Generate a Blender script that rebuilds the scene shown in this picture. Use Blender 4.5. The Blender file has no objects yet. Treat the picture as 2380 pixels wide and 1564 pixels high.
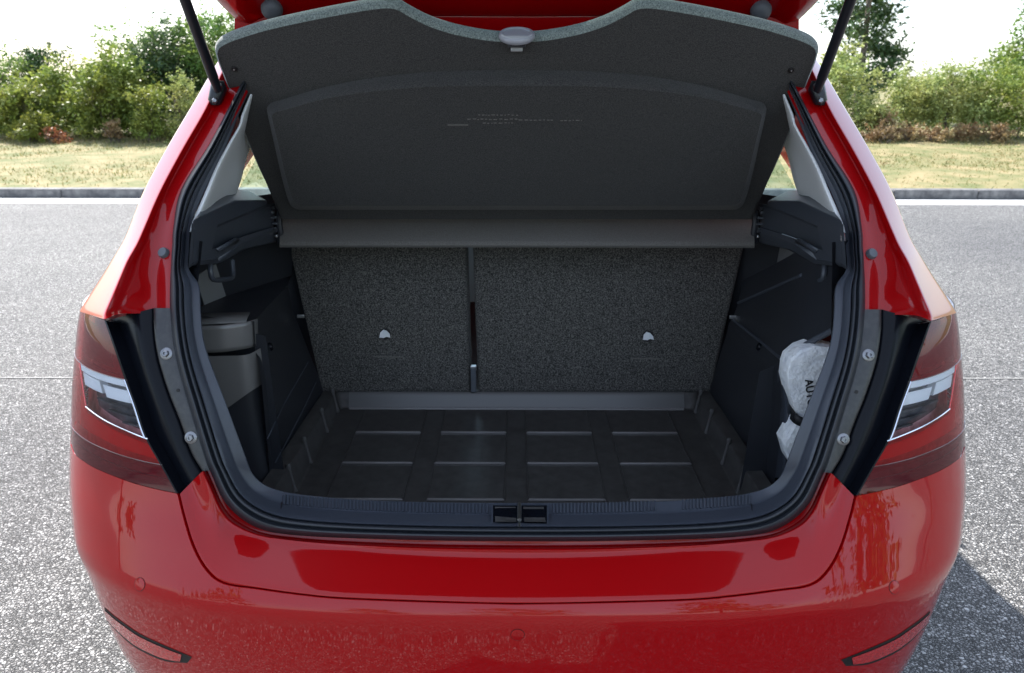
import bpy, math, random
from mathutils import Vector, Matrix
from mathutils.bvhtree import BVHTree
R = math.radians
rnd = random.Random(7)
scene = bpy.context.scene
col = scene.collection

# ------------------------------------------------------------------ camera
F = 1762.0            # focal length in units of a 2380 px wide picture
PITCH, YAW, CAMZ = R(19.0), R(0.357), 1.40
camd = bpy.data.cameras.new('camera'); cam = bpy.data.objects.new('camera', camd)
col.objects.link(cam); scene.camera = cam
cam.location = (0, 0, CAMZ); cam.rotation_euler = (math.pi/2-PITCH, 0, YAW)
camd.sensor_width = 36; camd.sensor_fit = 'HORIZONTAL'; camd.lens = 36*F/2380
camd.dof.use_dof = True; camd.dof.focus_distance = 1.55; camd.dof.aperture_fstop = 7.1
camd.clip_start = .02; camd.clip_end = 2000
# ------------------------------------------------------------------ sky, sun, exposure
SUN_AZ, SUN_EL = R(-36), R(46.5)          # azimuth from +Y clockwise
w = bpy.data.worlds.new('World'); scene.world = w; w.use_nodes = True
nt = w.node_tree
bg = nt.nodes['Background']; sky = nt.nodes.new('ShaderNodeTexSky')
sky.sky_type = 'NISHITA'; sky.sun_disc = False
sky.sun_elevation = SUN_EL; sky.sun_rotation = SUN_AZ
sky.dust_density = 1.0; sky.air_density = 1.0; sky.ozone_density = 1.0
mxw = nt.nodes.new('ShaderNodeMixRGB'); mxw.inputs[0].default_value = .45; mxw.inputs[2].default_value = (4.2, 4.7, 5.5, 1)   # thin even cloud veil
nt.links.new(sky.outputs[0], mxw.inputs[1]); nt.links.new(mxw.outputs[0], bg.inputs[0]); bg.inputs[1].default_value = 0.13
sl = bpy.data.lights.new('sun', 'SUN'); sun = bpy.data.objects.new('sun', sl); col.objects.link(sun)
sl.energy = 4.4; sl.angle = R(.6); sl.color = (1, .95, .88)
sd = Vector((math.sin(SUN_AZ)*math.cos(SUN_EL), math.cos(SUN_AZ)*math.cos(SUN_EL), math.sin(SUN_EL)))
sun.rotation_euler = (-sd).to_track_quat('-Z', 'Y').to_euler()
sun.location = (-6, 4, 9)
vs = scene.view_settings
vs.view_transform = 'Standard'; vs.look = 'None'; vs.exposure = 1.55; vs.gamma = 1; vs.use_curve_mapping = False

# ------------------------------------------------------------------ helpers
CM = Matrix.Rotation(YAW, 3, 'Z') @ Matrix.Rotation(math.pi/2-PITCH, 3, 'X')
C0 = Vector((0, 0, CAMZ))
def ray(u, v): return (CM @ Vector(((u-1190)/F, -(v-782)/F, -1))).normalized()
def atY(u, v, y): d = ray(u, v); return C0 + d*(y/d.y)
def atX(u, v, x): d = ray(u, v); return C0 + d*(x/d.x)
def atZ(u, v, z): d = ray(u, v); return C0 + d*((z-CAMZ)/d.z)
def onplane(u, v, p, n):
    d = ray(u, v); return C0 + d*((p-C0).dot(n)/d.dot(n))
def interp(tab, t):
    if t <= tab[0][0]: return tab[0][1]
    for (a, b), (c, e) in zip(tab, tab[1:]):
        if t <= c:
            k = (t-a)/(c-a); return b + (e-b)*k
    return tab[-1][1]
def smooth_tab(tab, n=8):
    P = [Vector((a, b, 0)) for a, b in tab]; return [(q.x, q.y) for q in catmull(P, n)]
def catmull(P, n, closed=False):
    out = []; m = len(P)
    rng = range(m if closed else m-1)
    for i in rng:
        p1, p2 = P[i], P[(i+1) % m]
        p0 = P[(i-1) % m] if (closed or i > 0) else p1*2-p2
        p3 = P[(i+2) % m] if (closed or i < m-2) else p2*2-p1
        for k in range(n):
            t = k/n; t2 = t*t; t3 = t2*t
            out.append(.5*((2*p1)+(-p0+p2)*t+(2*p0-5*p1+4*p2-p3)*t2+(-p0+3*p1-3*p2+p3)*t3))
    if not closed: out.append(P[-1].copy())
    return out
def roundpoly(P, fr, nb=5):
    """polyline with interior corners rounded by the fractions fr"""
    out = [P[0].copy()]
    for i in range(1, len(P)-1):
        f = fr[i-1]
        a = P[i]+(P[i-1]-P[i])*f; b = P[i]+(P[i+1]-P[i])*f
        for k in range(nb):
            t = k/(nb-1); out.append(a*(1-t)**2+P[i]*2*t*(1-t)+b*t*t)
    out.append(P[-1].copy()); return out
class MB:
    def __init__(s): s.v = []; s.f = []
    def add(s, v, f):
        o = len(s.v); s.v += [tuple(p) for p in v]; s.f += [tuple(i+o for i in q) for q in f]; return s
    def grid(s, rows, closed=False):
        if len(rows) < 2: return s
        n = len(rows[0]); v = [p for r in rows for p in r]; f = []
        for i in range(len(rows)-1):
            for j in range(n if closed else n-1):
                f.append((i*n+j, i*n+(j+1) % n, (i+1)*n+(j+1) % n, (i+1)*n+j))
        return s.add(v, f)
    def loft(s, stations, fr, n=6, nb=5):
        secs = [roundpoly(st, fr, nb) for st in stations]
        cols = list(zip(*secs))
        cols = [catmull(list(c), n) for c in cols]
        return s.grid([list(r) for r in zip(*cols)])
    def box(s, c, sx, sy, sz, M=None):
        v = [Vector((x*sx/2, y*sy/2, z*sz/2)) for x in (-1, 1) for y in (-1, 1) for z in (-1, 1)]
        if M: v = [M @ p for p in v]
        v = [p+Vector(c) for p in v]
        return s.add(v, [(0,1,3,2),(4,6,7,5),(0,4,5,1),(2,3,7,6),(0,2,6,4),(1,5,7,3)])
    def tube(s, path, rad, n=10, cap=True, closed=False):
        rows = []; m = len(path); up = Vector((0, 0, 1))
        for i, p in enumerate(path):
            a = path[i-1] if (i > 0 or closed) else p; b = path[(i+1) % m] if (i < m-1 or closed) else p
            t = (b-a).normalized()
            x = t.cross(up)
            if x.length < .05: x = t.cross(Vector((1, 0, 0)))
            x.normalize(); y = x.cross(t); up = y
            r = rad[i] if isinstance(rad, (list, tuple)) else rad
            rows.append([p+(x*math.cos(2*math.pi*k/n)+y*math.sin(2*math.pi*k/n))*r for k in range(n)])
        if closed: rows.append(rows[0])
        s.grid(rows, True)
        if cap and not closed:
            o = len(s.v)-len(rows)*n
            s.f.append(tuple(range(o, o+n))); s.f.append(tuple(reversed(range(o+(m-1)*n, o+m*n))))
        return s
    def prism(s, P, off):
        """closed outline P extruded by the vector off"""
        n = len(P); v = list(P)+[p+off for p in P]
        f = [tuple(range(n)), tuple(reversed(range(n, 2*n)))]+[(i, i+n, (i+1) % n+n, (i+1) % n) for i in range(n)]
        return s.add(v, f)
    def disc(s, c, nrm, r, prof, n=20):
        """lathe: prof = [(radius factor, height)] round axis nrm"""
        nrm = nrm.normalized(); x = nrm.orthogonal().normalized(); y = nrm.cross(x)
        rows = [[c+nrm*h+(x*math.cos(2*math.pi*k/n)+y*math.sin(2*math.pi*k/n))*(r*a) for k in range(n)] for a, h in prof]
        s.grid(rows, True); o = len(s.v)-n; s.f.append(tuple(range(o, o+n))); return s
    def mirror(s):
        m = MB(); m.v = [(-x, y, z) for x, y, z in s.v]; m.f = [tuple(reversed(q)) for q in s.f]; return m
    def bvh(s): return BVHTree.FromPolygons([Vector(p) for p in s.v], s.f)
    def build(s, name, m, parent=None, sm=True, solid=0, bevel=0, angle=40, offset=0):
        me = bpy.data.meshes.new(name); me.from_pydata(s.v, [], s.f); me.update()
        if sm:
            me.polygons.foreach_set('use_smooth', [True]*len(me.polygons))
            if angle: me.set_sharp_from_angle(angle=R(angle))
        me.materials.append(m)
        o = bpy.data.objects.new(name, me); col.objects.link(o)
        if parent:
            o.parent = parent; o.matrix_parent_inverse = parent_inv(parent)
        if solid:
            md = o.modifiers.new('solid', 'SOLIDIFY'); md.thickness = solid; md.offset = offset
        if bevel:
            md = o.modifiers.new('bevel', 'BEVEL'); md.width = bevel; md.segments = 2; md.limit_method = 'ANGLE'
        return o
def parent_inv(p):
    return Matrix.Translation(-p.location) if p.type == 'EMPTY' else Matrix.Identity(4)
def thing(name, label, cat, loc=(0, 0, 0), group=None):
    o = bpy.data.objects.new(name, None); col.objects.link(o); o.location = loc; o.empty_display_size = .1
    o['label'] = label; o['category'] = cat
    if group: o['group'] = group
    return o
def tag(o, label, cat, group=None):
    o['label'] = label; o['category'] = cat
    if group: o['group'] = group
    return o
def both(mb, name, m, parent, **k):
    a = mb.build(name, m, parent, **k); b = mb.mirror().build(name, m, parent, **k); return a, b
def hit(bv, u, v, off=0.0):
    d = ray(u, v); loc, nrm, i, dist = bv.ray_cast(C0, d)
    if loc is None: return None
    if nrm.dot(d) > 0: nrm = -nrm
    return loc+nrm*off
def hitn(bv, u, v):
    d = ray(u, v); loc, nrm, i, dist = bv.ray_cast(C0, d)
    if nrm.dot(d) > 0: nrm = -nrm
    return loc, nrm
def densify(px, n, closed=True):
    return [(q.x, q.y) for q in ([p for i in range(len(px) if closed else len(px)-1) for p in
            [Vector((px[i][0], px[i][1], 0)).lerp(Vector((px[(i+1) % len(px)][0], px[(i+1) % len(px)][1], 0)), k/n) for k in range(n)]])]
def smoothpx(px, n, closed=False):
    return [(q.x, q.y) for q in catmull([Vector((a, b, 0)) for a, b in px], n, closed)]
def decal(bv, A, B, off, nu=6, nv=8, lift=None):
    """a strip lying on the surface bv between the picture-space curves A and B"""
    rows = []
    for (a, b) in zip(A, B):
        r = []
        for k in range(nu+1):
            t = k/nu; p = hit(bv, a[0]+(b[0]-a[0])*t, a[1]+(b[1]-a[1])*t, off)
            r.append(p)
        if None not in r: rows.append(r)
        else: print('DECAL MISS', a, b)
    return rows

# ------------------------------------------------------------------ materials
def mat(name, base, rough=.5, metal=0, coat=0, spec=.5, sheen=0, **kw):
    m = bpy.data.materials.new(name); m.use_nodes = True
    b = m.node_tree.nodes['Principled BSDF']
    b.inputs['Base Color'].default_value = (*base, 1); b.inputs['Roughness'].default_value = rough
    b.inputs['Metallic'].default_value = metal; b.inputs['Coat Weight'].default_value = coat
    b.inputs['Coat Roughness'].default_value = kw.get('coatr', .02)
    b.inputs['Specular IOR Level'].default_value = spec; b.inputs['Sheen Weight'].default_value = sheen
    if 'coat_ior' in kw: b.inputs['Coat IOR'].default_value = kw['coat_ior']
    return m
def noise_col(m, scale, c1, c2, lo=.35, hi=.65, detail=3, bump=0, bdist=.001, rough=None, coord='Object', kind='noise', rgh=.6):
    t = m.node_tree; N = t.nodes; L = t.links; b = N['Principled BSDF']
    tc = N.new('ShaderNodeTexCoord')
    if kind == 'noise':
        n = N.new('ShaderNodeTexNoise'); n.inputs['Detail'].default_value = detail; n.inputs['Roughness'].default_value = rgh; out = n.outputs['Fac']
    else:
        n = N.new('ShaderNodeTexVoronoi'); out = n.outputs['Color' if kind == 'vcol' else 'Distance']
    n.inputs['Scale'].default_value = scale
    L.new(tc.outputs[coord], n.inputs['Vector'])
    r = N.new('ShaderNodeValToRGB'); L.new(out, r.inputs[0])
    r.color_ramp.elements[0].position = lo; r.color_ramp.elements[0].color = (*c1, 1)
    r.color_ramp.elements[1].position = hi; r.color_ramp.elements[1].color = (*c2, 1)
    L.new(r.outputs[0], b.inputs['Base Color'])
    if bump:
        bp = N.new('ShaderNodeBump'); bp.inputs['Strength'].default_value = bump; bp.inputs['Distance'].default_value = bdist
        L.new(out, bp.inputs['Height']); L.new(bp.outputs[0], b.inputs['Normal'])
    if rough:
        mr = N.new('ShaderNodeMapRange'); mr.inputs[3].default_value = rough[0]; mr.inputs[4].default_value = rough[1]
        L.new(out, mr.inputs[0]); L.new(mr.outputs[0], b.inputs['Roughness'])
    return m
def grain(m, scale, strength, dist=.0006):
    t = m.node_tree; N = t.nodes; L = t.links; b = N['Principled BSDF']
    tc = N.new('ShaderNodeTexCoord'); n = N.new('ShaderNodeTexNoise'); n.inputs['Scale'].default_value = scale; n.inputs['Detail'].default_value = 2
    L.new(tc.outputs['Object'], n.inputs['Vector'])
    bp = N.new('ShaderNodeBump'); bp.inputs['Strength'].default_value = strength; bp.inputs['Distance'].default_value = dist
    L.new(n.outputs['Fac'], bp.inputs['Height']); L.new(bp.outputs[0], b.inputs['Normal'])
    return m
M = {}
M['red'] = mat('red_paint', (.33, .0003, .0018), .34, coat=1.0, spec=.08, coat_ior=1.42)
M['gap'] = mat('panel_gap', (.006, .004, .004), .6)
M['rubber'] = grain(mat('seal_rubber', (.016, .019, .025), .42, spec=.5), 900, .15)
M['plastic'] = grain(mat('grained_black_plastic', (.026, .028, .034), .45), 1400, .25)
M['trim'] = grain(mat('satin_trim_plastic', (.065, .074, .092), .38, spec=.55), 1600, .2)
M['sill'] = grain(mat('sill_plastic', (.045, .052, .068), .38, spec=.55), 1500, .2)
M['gloss'] = mat('gloss_black_plastic', (.004, .005, .008), .25, spec=.16)
M['flange'] = noise_col(mat('painted_steel_flange', (.05, .048, .05), .35, spec=.6), 90, (.018, .0175, .019), (.038, .036, .035), .4, .7)
M['tray'] = noise_col(mat('tray_plastic', (.018, .017, .016), .42, spec=.5), 35, (.044, .042, .040), (.080, .077, .073), .3, .7, rough=(.28, .42))
M['tray_highlight'] = mat('tray_highlight_plastic', (.20, .19, .185), .3, spec=.6)  # pale tone draws the highlights along the tray ridges
M['tray_wall_lit'] = mat('tray_wall_lit_plastic', (.10, .096, .093), .34, spec=.6)  # lighter than the tray floor, light on the walls put into the colour
M['white'] = mat('pale_pillar_trim', (.92, .93, .93), .5)
M['metal'] = mat('zinc_metal', (.6, .6, .6), .3, metal=1)
M['steel'] = mat('dark_steel', (.25, .25, .26), .35, metal=1)
M['strut'] = mat('black_strut_paint', (.008, .009, .013), .32)
M['greyrub'] = mat('grey_rubber', (.10, .11, .125), .5)
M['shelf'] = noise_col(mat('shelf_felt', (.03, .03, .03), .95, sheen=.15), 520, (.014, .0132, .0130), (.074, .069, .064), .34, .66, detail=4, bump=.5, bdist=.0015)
M['shelf_edge_lit'] = noise_col(mat('shelf_edge_lit_felt', (.1, .12, .11), .95, sheen=.3), 420, (.08, .102, .093), (.27, .31, .285), .35, .65, detail=4, bump=.5, bdist=.0015)  # lighter than the panel felt: light on the rim put into the colour
M['shelf_front'] = noise_col(mat('shelf_front_lit_felt', (.1, .1, .095), .9, sheen=.2), 420, (.11, .10, .09), (.20, .185, .165), .3, .7, detail=4, bump=.4, bdist=.001)  # paler felt tone carries the daylight falling on the front strip
M['seat'] = noise_col(mat('seat_felt', (.04, .04, .04), .95, sheen=.1), 290, (.024, .0232, .022), (.27, .255, .23), .42, .70, detail=3, bump=.7, bdist=.003, rgh=.75)
M['tyre'] = mat('tyre_rubber', (.012, .012, .012), .7)
M['bag'] = noise_col(mat('white_bag_fabric', (.8, .82, .85), .8), 38, (.84, .86, .9), (.96, .97, .97), .3, .6, bump=.7, bdist=.012)
M['print'] = mat('black_print', (.01, .01, .012), .6)
M['cabin'] = mat('cabin_grey', (.25, .25, .25), .8)
M['liner'] = mat('pale_headliner', (.62, .61, .58), .9)
# tinted glass
def glass(name, tint, refl=1.0):
    m = bpy.data.materials.new(name); m.use_nodes = True; t = m.node_tree; N = t.nodes; L = t.links
    N.remove(N['Principled BSDF']); out = N['Material Output']
    tr = N.new('ShaderNodeBsdfTransparent'); tr.inputs[0].default_value = (*tint, 1)
    gl = N.new('ShaderNodeBsdfGlossy'); gl.inputs['Roughness'].default_value = .02
    fr = N.new('ShaderNodeFresnel'); fr.inputs[0].default_value = 1.45
    mx = N.new('ShaderNodeMixShader'); L.new(fr.outputs[0], mx.inputs[0]); L.new(tr.outputs[0], mx.inputs[1]); L.new(gl.outputs[0], mx.inputs[2])
    L.new(mx.outputs[0], out.inputs[0]); return m
M['glass'] = glass('tinted_glass', (.74, .92, .90))
M['sun_dim'] = glass('sun_dimming_glass', (.16, .19, .19))  # for the unseen rear window, darkened to hold back sun patches
M['clear'] = glass('lamp_clear_cover', (.9, .92, .95))
M['lamp_red'] = noise_col(mat('lamp_red_plastic', (.09, .003, .005), .2, coat=1, spec=.5), 12, (.08, .003, .005), (.13, .004, .006), .3, .7)
M['lamp_dark'] = noise_col(mat('lamp_smoked_red', (.05, .008, .01), .2, coat=1), 25, (.035, .003, .005), (.075, .005, .008), .3, .7)
M['lamp_mid'] = noise_col(mat('lamp_deep_red', (.2, .01, .012), .2, coat=1), 40, (.05, .003, .005), (.10, .006, .008), .35, .65)
M['lamp_bright'] = mat('lamp_light_guide', (.75, .004, .012), .15, coat=1)
M['lamp_inner'] = noise_col(mat('lamp_inner_housing', (.05, .055, .075), .25, coat=1), 30, (.025, .028, .04), (.10, .11, .15), .3, .7)
M['lamp_white'] = mat('lamp_white_reflector', (.95, .96, .98), .5)
M['chrome'] = mat('lamp_chrome_edge', (.7, .74, .82), .15, metal=1)
M['reflector'] = noise_col(mat('bumper_reflector_red', (.5, .01, .01), .2, coat=1), 300, (.3, .006, .006), (.6, .02, .02), .35, .65)

# ------------------------------------------------------------------ car surfaces as functions
T_open = smooth_tab([(.3, 1.06), (.60, 1.08), (.66, 1.083), (.73, 1.087), (.85, 1.115), (.99, 1.17), (1.1, 1.25), (1.25, 1.375), (1.4, 1.5), (1.6, 1.665)])
def y_open(x, z): return interp(T_open, z)+.14*x*x
T_y0 = smooth_tab([(.05, 1.10), (.2, 1.045), (.32, 1.005), (.45, .985), (.56, .983), (.59, .984), (.602, .989), (.66, 1.022), (.75, 1.065), (.88, 1.098), (1.0, 1.13), (1.1, 1.2), (1.3, 1.38)])
T_w = smooth_tab([(.05, .77), (.2, .795), (.35, .825), (.5, .845), (.58, .862), (.66, .882), (.74, .889), (.85, .880), (1.0, .853), (1.1, .81), (1.3, .72)])
NE, DD = 3.2, .5
def y_shell(x, z):
    r = min(abs(x)/interp(T_w, z), .9999)
    return interp(T_y0, z)+DD*(1-(1-r**NE)**(1/NE))
def on(fn, u, v, dy=0.0):
    """first point on the pixel ray with y >= fn(x,z)+dy"""
    d = ray(u, v); t = .7; step = .01
    g = lambda t: (lambda p: p.y-fn(p.x, p.z)-dy)(C0+d*t)
    while g(t) < 0:
        t += step
        if t > 4: return None
    a, b = t-step, t
    for _ in range(30):
        m_ = (a+b)/2
        if g(m_) < 0: a = m_
        else: b = m_
    return C0+d*b
def OP(u, v, dy=0.0): return on(y_open, u, v, dy)
def SH(u, v, dy=0.0): return on(y_shell, u, v, dy)
def th_of(x, z): return math.asin(min(1, (min(abs(x)/interp(T_w, z), 1))**(NE/2)))
def shell_pt(th, z, side=-1):
    """th in quarter turns 0..pi/2, beyond: straight along the flank"""
    W = interp(T_w, z); Y = interp(T_y0, z)
    if th <= math.pi/2: return Vector((side*W*math.sin(th)**(2/NE), Y+DD*(1-math.cos(th)**(2/NE)), z))
    return Vector((side*W, Y+DD+(th-math.pi/2), z))

# ================================================================== THE SETTING
def structure(o): o['kind'] = 'structure'; return o
KY, KA = 9.15, R(-.25)          # kerb distance and its slight turn against the car
def kpt(x, y, z): return Vector((x, KY+y+x*math.tan(KA), z))
# asphalt with coarse chippings
m = bpy.data.materials.new('chip_asphalt'); m.use_nodes = True; M['asphalt'] = m
t = m.node_tree; N = t.nodes; L = t.links; b = N['Principled BSDF']
tc = N.new('ShaderNodeTexCoord')
vo = N.new('ShaderNodeTexVoronoi'); vo.inputs['Scale'].default_value = 104; vo.inputs['Randomness'].default_value = 1
ve = N.new('ShaderNodeTexVoronoi'); ve.feature = 'DISTANCE_TO_EDGE'; ve.inputs['Scale'].default_value = 104
wn = N.new('ShaderNodeTexNoise'); wn.inputs['Scale'].default_value = 160; wn.inputs['Detail'].default_value = 2
mxv = N.new('ShaderNodeMixRGB'); mxv.blend_type = 'LINEAR_LIGHT'; mxv.inputs[0].default_value = .006
L.new(tc.outputs['Object'], wn.inputs['Vector']); L.new(tc.outputs['Object'], mxv.inputs[1]); L.new(wn.outputs['Color'], mxv.inputs[2])
L.new(mxv.outputs[0], vo.inputs['Vector']); L.new(mxv.outputs[0], ve.inputs['Vector'])
sx = N.new('ShaderNodeSeparateColor'); L.new(vo.outputs['Color'], sx.inputs[0])
r1 = N.new('ShaderNodeValToRGB'); L.new(sx.outputs[0], r1.inputs[0])
cr = r1.color_ramp; cr.elements[0].position = 0; cr.elements[0].color = (.15, .15, .15, 1); cr.elements[1].position = 1; cr.elements[1].color = (.60, .595, .58, 1)
e = cr.elements.new(.35); e.color = (.29, .287, .28, 1)
e = cr.elements.new(.7); e.color = (.41, .406, .40, 1)
r2 = N.new('ShaderNodeValToRGB'); L.new(ve.outputs['Distance'], r2.inputs[0])
r2.color_ramp.elements[0].position = .03; r2.color_ramp.elements[0].color = (.085, .086, .09, 1)
r2.color_ramp.elements[1].position = .22; r2.color_ramp.elements[1].color = (1, 1, 1, 1)
mu = N.new('ShaderNodeMixRGB'); mu.blend_type = 'MULTIPLY'; mu.inputs[0].default_value = 1
L.new(r1.outputs[0], mu.inputs[1]); L.new(r2.outputs[0], mu.inputs[2])
big = N.new('ShaderNodeTexNoise'); big.inputs['Scale'].default_value = .55; big.inputs['Detail'].default_value = 5; L.new(tc.outputs['Object'], big.inputs['Vector'])
r3 = N.new('ShaderNodeValToRGB'); L.new(big.outputs['Fac'], r3.inputs[0])
r3.color_ramp.elements[0].position = .3; r3.color_ramp.elements[0].color = (.70, .70, .72, 1); r3.color_ramp.elements[1].position = .7; r3.color_ramp.elements[1].color = (1.08, 1.07, 1.05, 1)
mu2 = N.new('ShaderNodeMixRGB'); mu2.blend_type = 'MULTIPLY'; mu2.inputs[0].default_value = 1
L.new(mu.outputs[0], mu2.inputs[1]); L.new(r3.outputs[0], mu2.inputs[2]); L.new(mu2.outputs[0], b.inputs['Base Color'])
b.inputs['Roughness'].default_value = .75
r4 = N.new('ShaderNodeValToRGB'); L.new(ve.outputs['Distance'], r4.inputs[0]); r4.color_ramp.elements[0].position = 0; r4.color_ramp.elements[1].position = .32
ad = N.new('ShaderNodeMath'); ad.operation = 'MULTIPLY'; L.new(r4.outputs[0], ad.inputs[0])
mr = N.new('ShaderNodeMapRange'); mr.inputs[3].default_value = .45; mr.inputs[4].default_value = 1; L.new(sx.outputs[1], mr.inputs[0]); L.new(mr.outputs[0], ad.inputs[1])
bp = N.new('ShaderNodeBump'); bp.inputs['Distance'].default_value = .007; bp.inputs['Strength'].default_value = 1; L.new(ad.outputs[0], bp.inputs['Height']); L.new(bp.outputs[0], b.inputs['Normal'])
g = MB(); g.grid([[Vector((-300, -300, 0)), Vector((300, -300, 0))], [kpt(-300, .01, 0), kpt(300, .01, 0)]])
structure(g.build('asphalt_parking_lot', m, sm=False))
# thin expansion seam seen on the right of the car, painted edge line along the kerb
M['line'] = noise_col(mat('white_road_paint', (.8, .8, .78), .6), 14, (.62, .62, .6), (.86, .86, .85), .25, .5, bump=.3, bdist=.004)
g = MB(); g.grid([[kpt(-60, -.42, .004), kpt(60, -.42, .004)], [kpt(-60, -.05, .004), kpt(60, -.05, .004)]])
structure(g.build('white_edge_line', M['line'], sm=False))
g = MB(); g.grid([[Vector((-12, 3.38, .004)), Vector((12, 3.48, .004))], [Vector((-12, 3.390, .004)), Vector((12, 3.490, .004))]])
structure(g.build('asphalt_seam', mat('seam_grey', (.22, .22, .215), .8), sm=False))
# kerb of concrete stones
M['kerb'] = noise_col(mat('kerb_concrete', (.2, .2, .2), .85), 9, (.045, .046, .052), (.19, .19, .19), .3, .7, detail=8, bump=.4, bdist=.01)
ke = bpy.data.objects.new('kerb', None); col.objects.link(ke); ke.location = (0, KY, 0); ke['kind'] = 'structure'
kme = None
kb = MB(); kb.box((0, .075, .01), .994, .15, .20)
kfirst = kb.build('kerb_stone', M['kerb'], ke, sm=False, bevel=.012); kfirst.matrix_parent_inverse = Matrix.Identity(4)
for i in range(-16, 17):
    o = kfirst if i == -16 else kfirst.copy()
    if i != -16: col.objects.link(o); o.parent = ke; o.matrix_parent_inverse = Matrix.Identity(4)
    o.location = (i*1.0, i*math.tan(KA)+rnd.uniform(-.004, .004), rnd.uniform(-.004, .004)); o.rotation_euler = (0, 0, KA)
# grass verge rising behind the kerb
def verge_z(y): return .112 + interp([(0, 0), (.15, -.015), (3, .08), (5.6, .18), (9, .30), (16, .5), (60, .8), (300, 1.0)], y)
M['verge'] = noise_col(mat('dry_turf', (.2, .18, .08), .95), 2.6, (.10, .115, .035), (.25, .20, .10), .36, .64, detail=9, bump=.6, bdist=.03)
rows = []
for yy in [.15, .4, .8, 1.5, 2.2, 3, 4, 5, 6, 7.5, 9, 12, 16, 30, 60, 300]:
    xs = [-300, -60, -30]+[i*.8 for i in range(-20, 21)]+[30, 60, 300]
    rows.append([kpt(x, yy, verge_z(yy)+(rnd.uniform(-.02, .02) if .5 < yy < 20 else 0)) for x in xs])
g = MB(); g.grid(rows); structure(g.build('grass_verge', M['verge']))

# ---- grass blades (stuff)
def leafmat(name, c1, c2, trans=.35, rough=.5):
    m = bpy.data.materials.new(name); m.use_nodes = True; t = m.node_tree; N = t.nodes; L = t.links
    N.remove(N['Principled BSDF']); out = N['Material Output']
    gi = N.new('ShaderNodeNewGeometry'); r = N.new('ShaderNodeValToRGB'); L.new(gi.outputs['Random Per Island'], r.inputs[0])
    r.color_ramp.elements[0].color = (*c1, 1); r.color_ramp.elements[1].color = (*c2, 1)
    tc = N.new('ShaderNodeTexCoord'); no = N.new('ShaderNodeTexNoise'); no.inputs['Scale'].default_value = 1.7; no.inputs['Detail'].default_value = 2
    L.new(tc.outputs['Object'], no.inputs['Vector'])
    hs = N.new('ShaderNodeHueSaturation'); mr = N.new('ShaderNodeMapRange'); mr.inputs[1].default_value = .3; mr.inputs[2].default_value = .7; mr.inputs[3].default_value = .47; mr.inputs[4].default_value = .53
    L.new(no.outputs['Fac'], mr.inputs[0]); L.new(mr.outputs[0], hs.inputs['Hue']); L.new(r.outputs[0], hs.inputs['Color'])
    di = N.new('ShaderNodeBsdfPrincipled'); di.inputs['Roughness'].default_value = rough; L.new(hs.outputs[0], di.inputs['Base Color'])
    tl = N.new('ShaderNodeBsdfTranslucent'); L.new(hs.outputs[0], tl.inputs[0])
    mx = N.new('ShaderNodeMixShader'); mx.inputs[0].default_value = trans
    L.new(di.outputs[0], mx.inputs[1]); L.new(tl.outputs[0], mx.inputs[2]); L.new(mx.outputs[0], out.inputs[0]); return m
M['blade'] = leafmat('dry_grass_blades', (.10, .14, .03), (.36, .29, .13), .3, .7)
gb = MB(); gv = []; gf = []
for i in range(46000):
    x = rnd.uniform(-13, 13); yy = .16+6.0*rnd.random()**.8
    if abs(x) < 2.6: continue
    p = kpt(x, yy, verge_z(yy)-.01); h = rnd.uniform(.015, .05)*(1.6 if yy > 4.6 else 1); a = rnd.uniform(0, 6.28); wd = rnd.uniform(.004, .011)
    d = Vector((math.cos(a), math.sin(a), 0))*wd; l = Vector((rnd.gauss(0, .025), rnd.gauss(0, .025), h))
    k = len(gv); gv += [tuple(p-d), tuple(p+d), tuple(p+l)]; gf.append((k, k+1, k+2))
gb.v, gb.f = gv, gf
o = gb.build('dry_grass', M['blade'], sm=False); o['kind'] = 'stuff'; tag(o, 'short dry grass covering the verge behind the kerb', 'grass')

# ---- shrubs and trees
def crown_mesh(seed, blobs, n, ls, fill=.5):
    """leaf-sized faces spread through a volume of clumps"""
    r = random.Random(seed); v = []; f = []
    tot = sum(b[3]**2*b[4] for b in blobs)
    for (bx, by, bz, br, bh) in blobs:
        k = max(20, int(n*br*br*bh/tot)); ncl = max(6, k//26)
        for c in range(ncl):
            a = r.uniform(0, 6.283); ct = r.uniform(-.75, 1); st = math.sqrt(max(0, 1-ct*ct)); q = r.random()**fill
            cc = Vector((bx+br*q*st*math.cos(a), by+br*q*st*math.sin(a), bz+bh*q*ct))
            cr = br*r.uniform(.10, .24)
            dirv = Vector((st*math.cos(a), st*math.sin(a), ct+.35)).normalized()
            sp = br*.75 if r.random() < .16 else 0
            for _ in range(k//ncl):
                p = cc+dirv*(sp*r.random())+Vector((r.gauss(0, cr), r.gauss(0, cr), r.gauss(0, cr*.8)))+dirv*r.gauss(0, cr*.6)
                s = ls*r.uniform(.6, 1.35)
                ax = Vector((r.gauss(0, 1), r.gauss(0, 1), r.gauss(0, .7)+.2)).normalized(); bx_ = ax.orthogonal().normalized()
                bx_ = (Matrix.Rotation(r.uniform(0, 6.28), 3, ax) @ bx_)
                i = len(v); v += [tuple(p-ax*s), tuple(p+bx_*s*.42), tuple(p+ax*s), tuple(p-bx_*s*.42)]; f.append((i, i+1, i+2, i+3))
    m_ = MB(); m_.v = v; m_.f = f; return m_
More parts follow.
